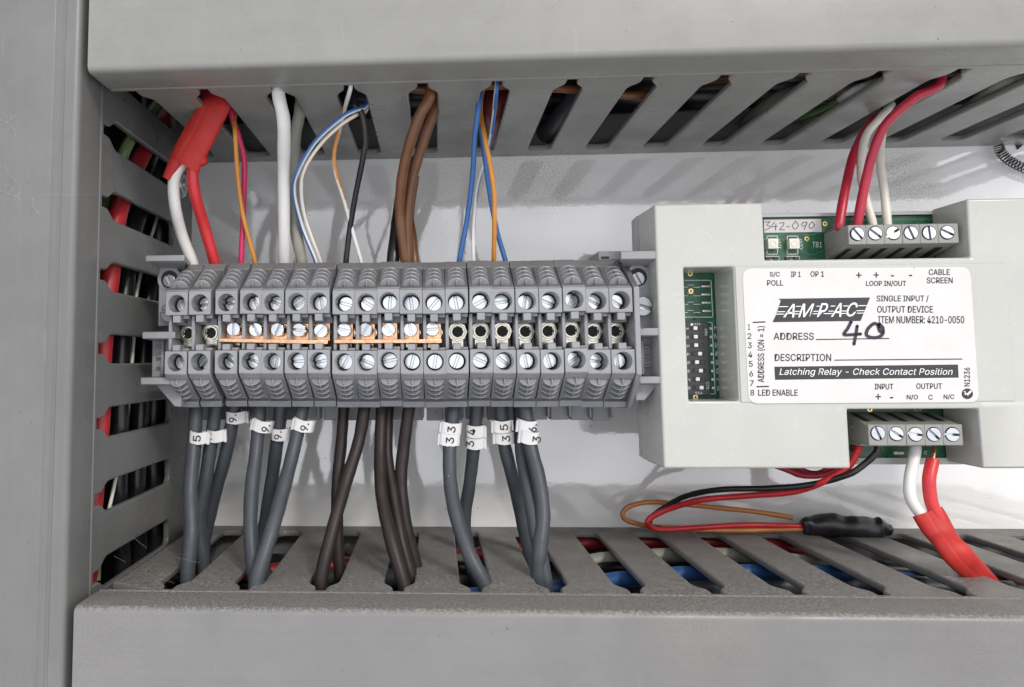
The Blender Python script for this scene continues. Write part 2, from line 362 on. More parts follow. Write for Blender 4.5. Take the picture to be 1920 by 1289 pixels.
# ------------------------------------------------------------------ slotted cable trunking
def comb(u0, u1, centres, b, vt, b_hw=4.0):
    first = centres[0]; opened = first-4 < u0+2
    pl = [(u0, 0), (u0, b)] if opened else [(u0, 0), (u0, vt)]
    for c in centres:
        j = lambda a: a+random.uniform(-.12, .12)
        half = [(1.4, vt), (1.4, 71.5), (1.75, 70.3), (3.1, 68.3), (3.75, 67.1), (b_hw, 65.6), (b_hw, b+2.2), (b_hw-.35, b+1.0), (b_hw-1.2, b+.3), (b_hw-2.2, j(b)), (.6, j(b))]
        if not (opened and c == first): pl += [(c-h, v) for h, v in half]
        pl += [(c+h, v) for h, v in half[::-1] if c+h > u0+.2]
    pl += [(u1, vt), (u1, 0)]
    return pl
def trunking(fn, u0, u1, centres, b, width, m, m_lid, lid_u0, loc, label, ubody0=None, groove=False):
    t = thing('cable_trunking', loc, label, 'cable trunking', 'slotted cable trunking')
    ub = u0 if ubody0 is None else ubody0
    mb = MB(); mb.prism(comb(ub, u1, centres, b, 75.6), fn, 0, 2.0); mb.obj('slotted_wall', m, t, bevel=.55, seg=3)
    mb = MB()
    mb.prism([(u0, .06), (u0, 1.6), (u1, 1.6), (u1, .06)], fn, 2.05, width-1.55)
    mb.prism([(u0, .06), (u0, 75), (u1, 75), (u1, .06)], fn, width-1.5, width); mb.obj('channel', m, t)
    sec = []                                 # lid section in (v,w): rounded C
    r = 1.7
    def arc(cv, cw, a0, a1, rad): return [(cv+rad*math.cos(math.radians(a0+(a1-a0)*k/6)), cw+rad*math.sin(math.radians(a0+(a1-a0)*k/6))) for k in range(7)]
    W = width+.8; o0 = -.28
    outer = [(75.2, o0), (76.5, o0), (76.8, o0+.26), (77.4, o0+.26), (77.8, o0-.06), (79, o0-.12)]+arc(90-r, o0-.12+r, -90, 0, r)
    if groove: outer += [(90, o0+3.6), (89.72, o0+3.9), (89.72, o0+4.5), (90, o0+4.8), (90, o0+6.2), (89.85, o0+6.5), (90, o0+6.8)]
    outer += arc(90-r, W-r, 0, 90, r)+[(75.2, W)]
    inner = [(75.2, W-1.6), (88.3, W-1.8), (88.3, o0+1.6), (75.2, o0+.75)]
    sec = outer+inner
    mb = MB(); mb.prism(sec, lambda p, q, s_: fn(s_, p, q), lid_u0, u1+.5); mb.obj('lid', m_lid, t, bevel=.25, seg=2, bang=60)
    return t
f_top = lambda u, v, w_: (u, -v, ZT+w_)
f_bot = lambda u, v, w_: (u, -v, ZB-w_)
f_left = lambda u, v, w_: (XL-w_, -v, u)
T_TOP = trunking(f_top, -87.6, 235, [XT+20*i for i in range(-1, 15)], 7.7, 60, M_TR, M_TR, -87.3, (70, 0, ZT+30),
    'grey slotted cable trunking running along the top of the white panel', ubody0=-88.2)
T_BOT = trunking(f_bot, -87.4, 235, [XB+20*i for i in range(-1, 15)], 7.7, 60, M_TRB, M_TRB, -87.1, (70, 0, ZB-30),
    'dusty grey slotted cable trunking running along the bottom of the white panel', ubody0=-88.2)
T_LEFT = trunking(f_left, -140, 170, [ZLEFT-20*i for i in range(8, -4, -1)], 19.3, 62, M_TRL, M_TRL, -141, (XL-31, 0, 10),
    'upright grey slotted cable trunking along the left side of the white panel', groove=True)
c = atX(340, 347, XL)
mb = MB(); mb.cyl((XL, c.y, c.z), (1, 0, 0), 4.8, 1.3, 28, 3.8); mb.cyl((XL+1.3, c.y, c.z), (1, 0, 0), 2.2, .5, 20, 1.7); mb.obj('push_rivet', M_RAIL, T_LEFT, bevel=.2)

# ------------------------------------------------------------------ DIN rail behind the terminals and the module
zc = at(770, 625, -48).z
mb = MB()
sec = [(-19.5, -17.5), (-26.5, -17.5), (-26.5, -13.5), (-20.5, -13.5), (-20.5, 13.5), (-26.5, 13.5), (-26.5, 17.5), (-19.5, 17.5)]
sec = [(-25.6, -17.5), (-25.6, -13), (-19.2, -13), (-19.2, 13), (-25.6, 13), (-25.6, 17.5), (-26.6, 17.5), (-26.6, 12), (-20.2, 12), (-20.2, -12), (-26.6, -12), (-26.6, -17.5)]
mb.prism(sec, lambda p, q, t_: (t_, p, zc+q), at(306, 600, -27).x, 170)
for x in (-60, 40, 150): mb.cyl((x, -19.4, zc), (0, 1, 0), 4, 19.4, 20)
tag(mb.obj('mounting_rail', M_RAIL), 'zinc mounting rail behind the row of grey terminals', 'rail')

# ------------------------------------------------------------------ terminal blocks
YF = -62.0
def zz(y, Y): return at(770, y, Y).z-zc
UP = [330, 376, 425, 470, 512, 555, 598, 643, 686, 729, 771, 815, 856, 900, 943, 989, 1033, 1077, 1121, 1165]
W = 6.42
xU = [at(u, 565, YF).x for u in UP]
zU = [at(u, 565-6*(u-330)/840+3, YF).z for u in UP]
zcU = at(770, 564, YF).z; zcL = at(770, 677.5, YF).z
def screw_mesh(r=2.15, h=2.4, slot=.66, dep=1.7):
    mb = MB(); seg = 20
    mb.cyl((0, 0, 0), (0, 1, 0), r, h-dep, 28)
    for sgn in (1, -1):
        pl = []
        a0 = math.asin(slot/2/r)
        for k in range(seg+1):
            a = a0+(math.pi-2*a0)*k/seg; pl.append((r*math.cos(a), sgn*r*math.sin(a)))
        mb.prism(pl, lambda p, q, t: (p, t, q), -dep, .001)
    return mb
proto = {}
def copy_part(src, name, parent, locmm, rot=0.):
    o = src.copy() if src['_used'] else src
    if src['_used']: COL.objects.link(o)
    src['_used'] = True if o is src else src['_used']
    o.parent = parent; o.location = Vector(locmm)*S; o.rotation_euler = (random.uniform(-.05, .05), rot, random.uniform(-.05, .05)); return o

def housing_mb():
    mb = MB(); h = W/2
    yB = -27.0
    top, bot = zz(491, -47), zz(763, -51)
    P = lambda p, q, t: (t, p, q)
    mb.prism([(yB, top-3), (yB, bot+4), (-34, bot+1.5), (-50, bot), (-51, bot+1.6), (-50, zz(746, -50)), (-50, zz(503, -49)), (-47.5, top), (-40, top)], P, -h+.03, h-.03)
    # upper slope wedge and lower slope wedge
    u0, u1 = zz(503, -49), zz(537, -60.4); l0, l1 = zz(747, -50), zz(707, -60.4)
    mb.prism([(-49.9, u0), (-60.4, u1), (-61.2, u1-.35), (-61.2, zz(542, -61.2)), (-49.9, zz(548, -50))], P, -h+.06, h-.06)
    mb.prism([(-49.9, l0), (-60.4, l1), (-49.9, zz(690, -50))], P, -h+.06, h-.06)
    fu = (zz(541, YF), zz(587, YF)); fl = (zz(655, YF), zz(700, YF))
    mb.holed(-h+.05, h-.05, fu[1], fu[0], 0, (fu[0]+fu[1])/2-.1, 2.42, YF, -49.95)
    mb.holed(-h+.05, h-.05, fl[1], fl[0], 0, (fl[0]+fl[1])/2+.1, 2.42, YF, -49.95)
    # bevelled chin under the lower face
    mb.prism([(YF+.02, fl[1]+.02), (-60.2, zz(709, -60.2)), (-58, zz(709, -60.2)), (-58, fl[1]+.02)], P, -h+.08, h-.08)
    # small tabs and ledges either side of the recess
    mb.box(-1.1, 1.1, YF+.15, -55, zz(601, YF), fu[1]+.01); mb.box(1.1, h-.1, -60.2, -52, zz(594, -60), fu[1]+.01)
    mb.box(-1.1, 1.1, YF+.15, -55, fl[0]-.01, zz(643, YF)); mb.box(1.1, h-.1, -60.2, -52, fl[0]-.01, zz(650, -60))
    mb.box(-h+.1, h-.1, -55.5, -49.9, zz(606, -55), fu[1]-.6); mb.box(-h+.1, h-.1, -55.5, -49.9, fl[0]+.4, zz(651, -55))
    mb.box(-h+.04, -h+1.05, -59.3, -49.9, fl[0]+.1, fu[1]-.1)          # left partition of the recess
    # ribs: half discs standing on the slopes with a spine
    for (y0, z0, y1, z1) in ((-50.3, u0-.3, -60.6, u1), (-60.6, l1, -50.3, l0+.3)):
        d = Vector((0, y1-y0, z1-z0)); ln = d.length; d.normalize(); nrm = Vector((0, -abs(d.z), abs(d.y) if z0 > 0 else -abs(d.y))).normalized()
        o = Vector((0, y0, z0))
        rng = (.30, .50, .70, .90) if z0 > 0 else (.10, .31, .52, .73)
        for f in rng:
            c0 = o+d*ln*f-nrm*.3; A = []
            for k in range(13):
                a = math.pi*k/12; A.append(c0+Vector((1, 0, 0))*2.5*math.cos(a)+nrm*2.35*math.sin(a))
            a_ = [mb.bm.verts.new(p-d*.17) for p in A]; b_ = [mb.bm.verts.new(p+d*.17) for p in A]
            mb.face(a_); mb.face(b_[::-1])
            for k in range(13): mb.face([a_[k], b_[k], b_[(k+1) % 13], a_[(k+1) % 13]])
        tip = (.04, .98) if z0 > 0 else (.96, .02)
        s0, s1 = o+d*ln*tip[0], o+d*ln*tip[1]; mid = o+d*ln*(tip[0]*.78+tip[1]*.22)
        pr = [s0-nrm*.2, mid+nrm*1.75, s1+nrm*1.75, s1-nrm*.2]
        a_ = [mb.bm.verts.new(p-Vector((.22, 0, 0))) for p in pr]; b_ = [mb.bm.verts.new(p+Vector((.22, 0, 0))) for p in pr]
        mb.face(a_); mb.face(b_[::-1])
        for k in range(4): mb.face([a_[k], b_[k], b_[(k+1) % 4], a_[(k+1) % 4]])
    # clip foot on the rail, seen as a dark line under the row
    mb.box(-h+.15, h-.9, -33, -26.8, zz(786, -31), bot+2); mb.box(h-1.2, h-.5, -36, -32, zz(781, -33), bot+2)
    return mb
WIRES_ABOVE = {0: 'white core', 1: 'red core', 2: 'pink wire', 3: 'orange wire', 5: 'thick white cable', 6: 'striped blue wire', 7: 'black wire', 8: 'striped orange wire', 9: 'black cable', 10: 'brown cable', 12: 'blue wire', 14: 'orange wire'}
ORD = ['leftmost', 'second', 'third', 'fourth', 'fifth', 'sixth', 'seventh', 'eighth', 'ninth', 'tenth', 'tenth', 'ninth', 'eighth', 'seventh', 'sixth', 'fifth', 'fourth', 'third', 'second', 'rightmost']
hs = su = ct = None
TB = []
for i in range(20):
    side = 'left' if i < 10 else 'right'
    pos = ('at the %s end of its row' % side) if i in (0, 19) else '%s from the %s end' % (ORD[i], side)
    extra = 'with an open dark centre'
    if 2 <= i <= 6: extra = 'bridged by the left copper jumper'
    if 7 <= i <= 11: extra = 'bridged by the right copper jumper'
    org = (xU[i], -27, zc+(zU[i]-zcU)+random.uniform(-.22, .22))
    t = thing('terminal_block', org, 'grey screw terminal block %s, %s' % (pos, extra), 'terminal block', 'grey terminal blocks in a row'); TB.append(t)
    if hs is None:
        mb = housing_mb(); hs = mb.obj('housing', M_TERM, None, bevel=.16, seg=1, loc=(0, -27, 0)); hs['_used'] = False
        su = screw_mesh().obj('screw', M_ZINC, None, bevel=.12, seg=2, loc=(0, 0, 0)); su['_used'] = False
        mb = MB(); mb.ring((0, 0, 0), (0, 1, 0), 1.55, 2.15, 1.2); mb.ring((0, 1.0, 0), (0, 1, 0), 1.5, 2.9, .8, 8)
        mb.box(-1.7, 1.7, 1.3, 2.2, -4.4, -2.2); mb.box(-1.7, 1.7, 1.3, 2.2, 2.2, 4.4); mb.mi = 1; mb.cyl((0, 1.6, 0), (0, 1, 0), 1.56, .5)
        ct = mb.obj('contact', [M_NICK, M_BLACK], None, bevel=.1, loc=(0, 0, 0)); ct['_used'] = False
    t.rotation_euler = (random.uniform(-.006, .006), random.uniform(-.008, .008), random.uniform(-.006, .006))
    hcopy = copy_part(hs, 'housing', t, (0, random.uniform(-.25, .05), 0)); hcopy.rotation_euler = (0, 0, 0)
    a1, a2 = random.uniform(0, 3.14), random.uniform(0, 3.14)
    copy_part(su, 'screw', t, (0, -54.0+27, zcU-zc-.1), a1); copy_part(su, 'screw', t, (0, -54.0+27, zcL-zc+.1), a2)
    copy_part(ct, 'contact', t, (-.35 if 2 <= i <= 11 else .45, -53.3+27, zz(622, -52)), 0)
# the wall that closes the row on the right
x1 = xU[-1]+W/2+.1
mb = MB(); z_ = zU[-1]-zcU+zc
pl = [(-27, zz(493, -40)), (-48, zz(489, -48)), (-62.6, zz(541, -62)), (-62.6, zz(702, -62)), (-51, zz(766, -51)), (-27, zz(768, -45))]
mb.prism(pl, lambda p, q, t: (t, p, z_+q), x1, x1+1.5)
tag(mb.obj('end_plate', M_TERM, bevel=.25), 'thin grey end plate closing the right end of the terminal row', 'end plate')

# ------------------------------------------------------------------ copper jumpers
def jumper(idx, label, tilt):
    xs = [xU[i] for i in idx]; yb = -54.5
    px = [UP[i] for i in idx]
    X = [at(p_, 622, yb).x for p_ in JX[idx[0]]]
    zj = at(JX[idx[0]][2], 622, yb).z
    t = thing('jumper_bar', ((X[0]+X[-1])/2, yb, zj), label, 'jumper bar', 'copper jumpers across the terminals')
    sl = lambda x: zj-(x-X[2])*tilt
    mb = MB()
    for x in X:
        z = sl(x)
        mb.hull8([(x-2.5, yb, z-2.5), (x+2.5, yb, z-2.6), (x+2.5, yb, z+2.9), (x-2.5, yb, z+3.0), (x-2.5, yb+.8, z-2.5), (x+2.5, yb+.8, z-2.6), (x+2.5, yb+.8, z+2.9), (x-2.5, yb+.8, z+3.0)])
    xa, xb = X[0]-(3.0 if idx[0] == 2 else 2.3), X[-1]+2.6
    mb.hull8([(xa, yb-5.6, sl(xa)-3.45), (xb, yb-5.6, sl(xb)-3.55), (xb, yb+.9, sl(xb)-3.55), (xa, yb+.9, sl(xa)-3.45),
              (xa, yb-5.6, sl(xa)-2.35), (xb, yb-5.6, sl(xb)-2.45), (xb, yb+.9, sl(xb)-2.45), (xa, yb+.9, sl(xa)-2.35)])
    mb.obj('copper_strip', M_COPPER, t, bevel=.12)
    for x in X:
        o = su.copy(); COL.objects.link(o); o.parent = t; o.scale = (.90, 1, .90)
        o.location = (Vector((x-.05+.010*(817-JX[idx[0]][X.index(x)])*.12, yb-1.5, sl(x)+.35))-Vector(t['_o']))*S; o.rotation_euler = (random.uniform(-.08, .08), random.uniform(0, 3.14), random.uniform(-.08, .08))
JX = {2: [440, 482, 523, 563, 603], 7: [646, 687, 729, 770, 811]}
jumper([2, 3, 4, 5, 6], 'copper jumper bar tilting down to the right, left of two across the terminals', .026)
jumper([7, 8, 9, 10, 11], 'level copper jumper bar, right of two across the terminals', .003)

# ------------------------------------------------------------------ end brackets
BS = screw_mesh().obj('screw', mat('dull_screw', (.30, .31, .32), .26, 1., var=.15, bump=.15), None, bevel=.12, seg=2, loc=(0, 0, 0)); BS['_used'] = False
def bracket(side, label):
    g = (lambda a, b: (a, b)) if side < 0 else None
    if side < 0: K = dict(fin=[(272, 346, 478, 491), (266, 328, 622, 636), (263, 328, 708, 722)], body=(296, 332, 500, 612), low=(284, 332, 636, 708), hole=(318, 524), scr=(322, 588), teeth=301, wedge=(288, 336, 722, 764), tx=1)
    else: K = dict(fin=[(1164, 1238, 470, 487), (1196, 1243, 615, 630), (1196, 1248, 706, 720)], body=(1180, 1219, 500, 618), low=(1190, 1231, 630, 706), hole=(1196, 520), scr=(1201, 576), teeth=1211, wedge=(1184, 1240, 720, 752), tx=-1)
    Yf = -59.5; Yb = -53; XC = x1+1.56
    t = thing('end_bracket', at(K['body'][0], 620, -27), label, 'end bracket', 'end brackets of the terminal row')
    mb = MB()
    def pxbox(x0, x1, y0, y1, ya, yb):
        a, b = at(x0, y1, ya), at(x1, y0, ya); mb.box(a.x if side < 0 or y1 < 490 else max(a.x, XC), b.x, yb, ya, a.z, b.z)
    pxbox(*K['body'], Yb, -26.9); pxbox(*K['low'], Yb+1, -26.8)
    for k, (x0, x1_, y0, y1) in enumerate(K['fin']):           # fins: trapezoids that narrow towards the rail
        a, b = at(x0, y1, Yf), at(x1_, y0, Yf)
        if side > 0 and k: a.x = max(a.x, XC)
        c0, c1 = at(K['body'][0], 600, Yb).x, at(K['body'][1], 600, Yb).x
        if side > 0: c0 = max(c0, XC)
        mb.hull8([(a.x, Yf, a.z), (b.x, Yf, a.z), (b.x, Yf, b.z), (a.x, Yf, b.z), (c0, -40, a.z+.1), (c1, -40, a.z+.1), (c1, -40, b.z+.1), (c0, -40, b.z+.1)])
        mb.hull8([(a.x+.2, Yf+1.6, a.z-.05), (b.x-.2, Yf+1.6, a.z-.05), (b.x-.2, Yf+1.6, a.z+.6), (a.x+.2, Yf+1.6, a.z+.6), (c0, -48, a.z-(2.2 if k == 0 else .8)), (c1, -48, a.z-(2.2 if k == 0 else .8)), (c1, -48, a.z), (c0, -48, a.z)])
    x0, x1_, y0, y1 = K['wedge']
    a, b = at(x0, y0, Yf+3), at(x1_, y1, Yf+3)
    if side > 0: a.x = max(a.x, XC)
    if side < 0: pl = [(a.x, a.z), (b.x, a.z), (b.x, b.z), (a.x+(b.x-a.x)*.75, b.z)]
    else: pl = [(a.x, a.z), (b.x, a.z), (a.x+(b.x-a.x)*.38, b.z), (a.x, b.z)]
    mb.prism(pl, lambda p, q, s_: (p, s_, q), -55, -27.2)
    for y in (651, 669, 687):
        p_ = at(K['teeth'], y, Yb+.5); mb.hull8([(p_.x-1.2, Yb+.4, p_.z-.35), (p_.x+1.2, Yb+.4, p_.z-.35), (p_.x+1.2, Yb+.4, p_.z+.35), (p_.x-1.2, Yb+.4, p_.z+.35), (p_.x-.4, Yb+2, p_.z-.35), (p_.x+1.2, Yb+2, p_.z-.35), (p_.x+1.2, Yb+2, p_.z+.35), (p_.x-.4, Yb+2, p_.z+.35)])
        mb.box(p_.x-1.0, p_.x+1.0, Yb-.8, Yb+1.5, p_.z-.3, p_.z+.3)
    pxbox(K['teeth']-(1 if side < 0 else 8), K['teeth']+(6 if side < 0 else -3), 638, 704, Yb-.6, Yb+1.5)
    if side > 0:
        pxbox(1122, 1168, 471, 489, -42, -27.1)
        a, b = at(1126, 487, -42.1), at(1143, 480, -42.1); mb.mi = 1; mb.box(a.x, b.x, -42.06, -36, a.z, b.z); mb.mi = 0
    body = mb.obj('bracket_body', [M_ENDB, M_BLACK], t, bevel=.3)
    p_ = at(*K['hole'], Yb); mb = MB()
    mb.ring((p_.x, Yb-.15, p_.z), (0, 1, 0), 2.6, 3.6, .4); mb.mi = 1; mb.cyl((p_.x, Yb-.08, p_.z), (0, 1, 0), 2.62, .1, 28); mb.obj('screw_recess', [M_ENDB, M_BLACK], t, bevel=.1)
    o = BS.copy(); COL.objects.link(o); o.parent = t; o.location = (Vector((p_.x+.3*K['tx'], Yb-.75, p_.z-.6))-Vector(t['_o']))*S; o.scale = (.85, .4, .85); o.rotation_euler = (0, 1.1, 0)
    p_ = at(*K['scr'], Yb)
    o = BS.copy(); COL.objects.link(o); o.parent = t; o.location = (Vector((p_.x, Yb-.9, p_.z))-Vector(t['_o']))*S; o.scale = (1.25, 1, 1.25); o.rotation_euler = (0, .3, 0)
bracket(-1, 'grey finned end bracket at the left end of the terminal row')
bracket(1, 'grey finned end bracket between the terminal row and the pale module')
bpy.data.objects.remove(BS)

# ------------------------------------------------------------------ the pale device module
YM = -60.0; YP = -45.0
mx0 = at(1236, 630, YM).x; mtop = at(1330, 382, YM).z; mbot = at(1420, 879, YM).z
nx0, nx1, nz = at(1432, 430, YM).x, at(1817, 430, YM).x, at(1600, 486, YM).z
wx0, wx1, wz0, wz1 = at(1287, 630, YM).x, at(1381, 630, YM).x, at(1335, 753, YM).z, at(1330, 501, YM).z
bx0, bx1, bz = at(1592, 820, YM).x, at(1840, 820, YM).x, at(1720, 767, YM).z
mx1 = 178.0
MOD = thing('device_module', (115, -26, zc), 'pale grey plastic electronic module with a white printed label, right of the terminal row', 'electronic module')
xs = sorted([mx0, wx0, wx1, nx0, bx0, nx1, bx1, mx1]); zs = sorted([mbot, bz, wz0, wz1, nz, mtop])
def occ(i, j):
    x, z = (xs[i]+xs[i+1])/2, (zs[j]+zs[j+1])/2
    if wx0 < x < wx1 and wz0 < z < wz1: return False
    if nx0 < x < nx1 and z > nz: return False
    if bx0 < x < bx1 and z < bz: return False
    return True
mb = MB(); mb.cells(xs, zs, occ, YM, YP-.02, left_draft=-.55); mb.obj('upper_shell', M_MOD, MOD, bevel=.75, seg=3, dissolve=True, smooth=50)
a, b = at(1389, 755, YM), at(1884, 493, YM)
mb = MB(); mb.box(a.x, b.x, YM-.22, YM+.5, a.z, b.z); mb.obj('label_field', M_MOD, MOD, bevel=.2, seg=2)
pt, pb = at(1500, 409, YP).z, at(1660, 869, YP).z
mb = MB(); mb.cells([mx0-.7, mx1], [mbot+.4, mtop-.2], lambda i, j: True, YP+1.6, -36, left_draft=.5)
mb.box(nx0-4, nx1+4, YP-1.0, YP+1.6, pt+.25, at(1500, 402, YP).z); mb.box(nx0-4, nx1+4, YP+.6, YP+1.6, pt+1.5, mtop-.3)
mb.box(bx0-4, bx1+4, YP-1.0, YP+1.6, mbot+1.0, pb-.2)
mb.box(mx0-.62, mx0+2, YP+.02, YP+1.6, mbot+.3, mtop-.15)
mb.box(mx0+2, nx0-3, YP+.02, YP+1.6, mbot+.3, mbot+2); mb.box(mx0+2, nx0-3, YP+.02, YP+1.6, mtop-2, mtop-.15)
mb.obj('lower_shell', M_MODB, MOD, bevel=.35)
mb = MB(); mb.box(80, 150, -36, -26.7, zc-20, zc+20); mb.obj('rail_foot', M_MODB, MOD, bevel=.5)
# circuit board
mb = MB(); mb.box(mx0+2.2, mx1-2, YP, YP+1.55, pb, pt); PCB = mb.obj('circuit_board', M_PCB, MOD)
yS = YP-.06
M_TRACK = mat('pcb_track', (.040, .17, .095), .25)
yK = YP-.03
TRACKS = ([(1300, 600), (1310, 590), (1330, 590)], [(1296, 603), (1308, 592), (1308, 575)], [(1342, 600), (1336, 612), (1338, 700)], [(1285, 560), (1300, 556), (1310, 570)], [(1325, 742), (1335, 750), (1342, 744)], [(1310, 752), (1313, 742)], [(1316, 752), (1319, 742)],
           [(1432, 441), (1460, 441), (1470, 437)], [(1500, 470), (1520, 478), (1545, 470)], [(1505, 440), (1525, 440), (1540, 428)], [(1452, 443), (1470, 452), (1474, 470)], [(1540, 405), (1600, 412), (1750, 412)], [(1615, 770), (1640, 782)], [(1622, 768), (1650, 782)], [(1660, 768), (1675, 780)], [(1700, 768), (1690, 782)], [(1640, 860), (1760, 860)], [(1680, 845), (1690, 856), (1700, 856)])
for reg in (0, 1, 2):
    mb = MB()
    for st in TRACKS:
        if (0 if st[0][0] < 1400 else 1 if st[0][1] < 600 else 2) == reg: ribbon(mb, st, 2.2, yK)
    mb.obj('copper_track', M_TRACK, PCB)
for x, y in ((1441, 484.5), (1456, 484.5), (1478, 484.5), (1494, 484.5), (1682, 850), (1690, 850)):
    p_ = at(x, y, YP-.5); mb = MB(); mb.box(p_.x-.75, p_.x+.75, YP-.55, YP-.01, p_.z-.4, p_.z+.4); mb.obj('chip_resistor', M_DIP if x < 1600 else M_LED, PCB, bevel=.08)
mb = MB()
def silk_rect(x0, y0, x1, y1, wd=1.3):
    for p0, p1 in (((x0, y0), (x1, y0)), ((x1, y0), (x1, y1)), ((x1, y1), (x0, y1)), ((x0, y1), (x0, y0))): ribbon(mb, [p0, p1], wd, yS)
ribbon(mb, [(1283, 526), (1333, 526)], 1.3, yS); ribbon(mb, [(1333, 526), (1336.5, 595)], 1.3, yS); ribbon(mb, [(1283, 595), (1336.5, 595)], 1.3, yS)
for y in (537, 553, 569, 584.5):
    ribbon(mb, [(1282, y+2), (1290, y+2)], 1.1, yS); ribbon(mb, [(1289, y-2), (1301, y-2)], 1.1, yS); ribbon(mb, [(1300, y+2), (1313, y+2)], 1.1, yS)
ribbon(mb, [(1328, 605), (1335, 605)], 1.2, yS); ribbon(mb, [(1335, 605), (1341, 739)], 1.2, yS); ribbon(mb, [(1331, 739), (1341, 739)], 1.2, yS)
for i in range(8): write(mb, '12345678'[i], (1339+i*.8, 610+i*16.3, 1345+i*.8, 619+i*16.3), yS, -90)
mb.obj('silkscreen', M_SILK, PCB); mb = MB()
write(mb, 'TB1', (1523, 454, 1541, 464), yS)
for x0 in (1438, 1476):
    silk_rect(x0, 443, x0+20, 477); silk_rect(x0-2, 481, x0+23, 488)
write(mb, 'S/C', (1432, 449, 1437, 468), yS, 90); write(mb, 'I/P', (1459, 449, 1465, 467), yS, 90); write(mb, 'O/P', (1499, 449, 1506, 468), yS, 90)
mb.obj('silkscreen', M_SILK, PCB); mb = MB()
write(mb, 'N/C', (1713, 766, 1733, 774), yS)
write(mb, 'C', (1733, 846, 1738, 852), yS)
mb.obj('silkscreen', M_SILK, PCB)
for x, y in ((1294, 514), (1295.5, 546), (1304, 745), (1513, 448), (1547, 420), (1631, 768)):
    mb = MB(); mb.ring(at(x, y, YP-.1), (0, 1, 0), .33, .72, .1, 20); mb.obj('plated_hole', M_GOLD, PCB)
for i, (x, y) in enumerate(((1322, 537), (1322.5, 552.5), (1323.5, 568), (1324.5, 583.5))):
    mb = MB(); mb.tube([at(x-8.5, y, YP-.35), at(x, y, YP-.4), at(x+8.5, y, YP-.35)], .5, 12); mb.obj('solder_bridge', M_TIN, PCB, bevel=.1)
for i in range(8):
    mb = MB(); p_ = at(1331.5+i*.65, 616.5+i*15.9, YP); mb.cyl((p_.x, YP-.45, p_.z), (0, 1, 0), .42, .5, 14, .6); mb.obj('solder_joint', M_TIN, PCB)
for x, y in ((1450, 457), (1490, 457)):
    p_ = at(x, y, YP-2); mb = MB(); mb.box(p_.x-1.45, p_.x+1.45, YP-2, YP-.02, p_.z-1.5, p_.z+1.5); mb.ring((p_.x, YP-2.12, p_.z), (0, 1, 0), .65, 1.1, .2); mb.obj('indicator_lamp', M_LED, PCB, bevel=.2)
mb = MB(); a, b = at(1433, 437, YP), at(1539, 411, YP); mb.box(a.x, b.x, YP-.12, YP-.01, a.z, b.z); stk = mb.obj('sticker', M_LABEL, PCB)
mb = MB(); yS2 = YP-.18
for st in ([(1434, 417), (1444, 416), (1438, 422), (1445, 426), (1435, 432)], [(1452, 417), (1447, 425), (1457, 425)], [(1455, 420), (1454, 432)], [(1462, 419), (1470, 418), (1467, 425), (1462, 431), (1471, 431)], [(1475, 426), (1480, 425)],
           [(1492, 415), (1486, 423), (1490, 430), (1497, 424), (1492, 415)], [(1513, 417), (1505, 418), (1504, 424), (1511, 423), (1513, 418), (1508, 431)], [(1523, 416), (1517, 423), (1520, 429), (1527, 423), (1523, 416)]):
    ribbon(mb, st, 1.5, yS2)
mb.obj('handwriting', M_PENCIL, stk)
# address switch
def q4(a, b, c, d, y0, y1, mb):
    P0 = [at(*k, y0) for k in (a, b, c, d)]; mb.hull8(P0+[Vector((p.x, y1, p.z)) for p in P0])
yD = YP-3.6
mb = MB(); q4((1285, 741), (1331, 741), (1326.5, 605), (1284, 605), yD, YP-.02, mb)
SW = mb.obj('address_switch', M_DIP, MOD, bevel=.12)
SW['label'] = 'black eight way address switch'
on = [0, 0, 0, 1, 0, 1, 0, 1]
for i in range(8):
    cx, cy = 1306+i*.75, 615.5+i*15.95
    mb = MB(); q4((cx-12, cy+4.6), (cx+13, cy+4.6), (cx+13, cy-4.2), (cx-12, cy-4.2), yD-.05, yD+.4, mb); fr = mb.obj('switch_recess', M_BLACK, SW)
    tx = cx+(4.5 if on[i] else -2)
    mb = MB(); q4((tx-3.6, cy+3.6), (tx+4, cy+3.6), (tx+4, cy-3.2), (tx-3.6, cy-3.2), yD-.3, yD+.2, mb); mb.obj('toggle', M_TOG, SW, bevel=.12)
    mb = MB()
    if on[i]: q4((cx-7, cy+3.4), (cx-1, cy+3.4), (cx-1, cy-3), (cx-7, cy-3), yD-.12, yD+.2, mb)
    else: q4((cx+5.5, cy+3.4), (cx+11, cy+3.4), (cx+11, cy-3), (cx+5.5, cy-3), yD-.12, yD+.2, mb)
    mb.obj('toggle_stop', M_DIP, SW)
mb = MB(); yw = yD-.08
write(mb, '219', (1302, 606.2, 1313, 610), yw); write(mb, '513', (1304, 735.3, 1316.5, 739.6), yw)
write(mb, 'ON', (1321.5, 617, 1326, 629), yw, -90); write(mb, 'CTS', (1324, 717, 1329.5, 730), yw, -90)
for i in range(8): write(mb, '12345678'[i], (1286.5+i*.5, 614+i*15.9, 1291+i*.5, 619.5+i*15.9), yw, -90)
quad(mb, (1295, 611), (1299.5, 611), (1299.5, 606.5), (1295, 606.5), yw)
mb.obj('switch_lettering', M_SILK, SW)
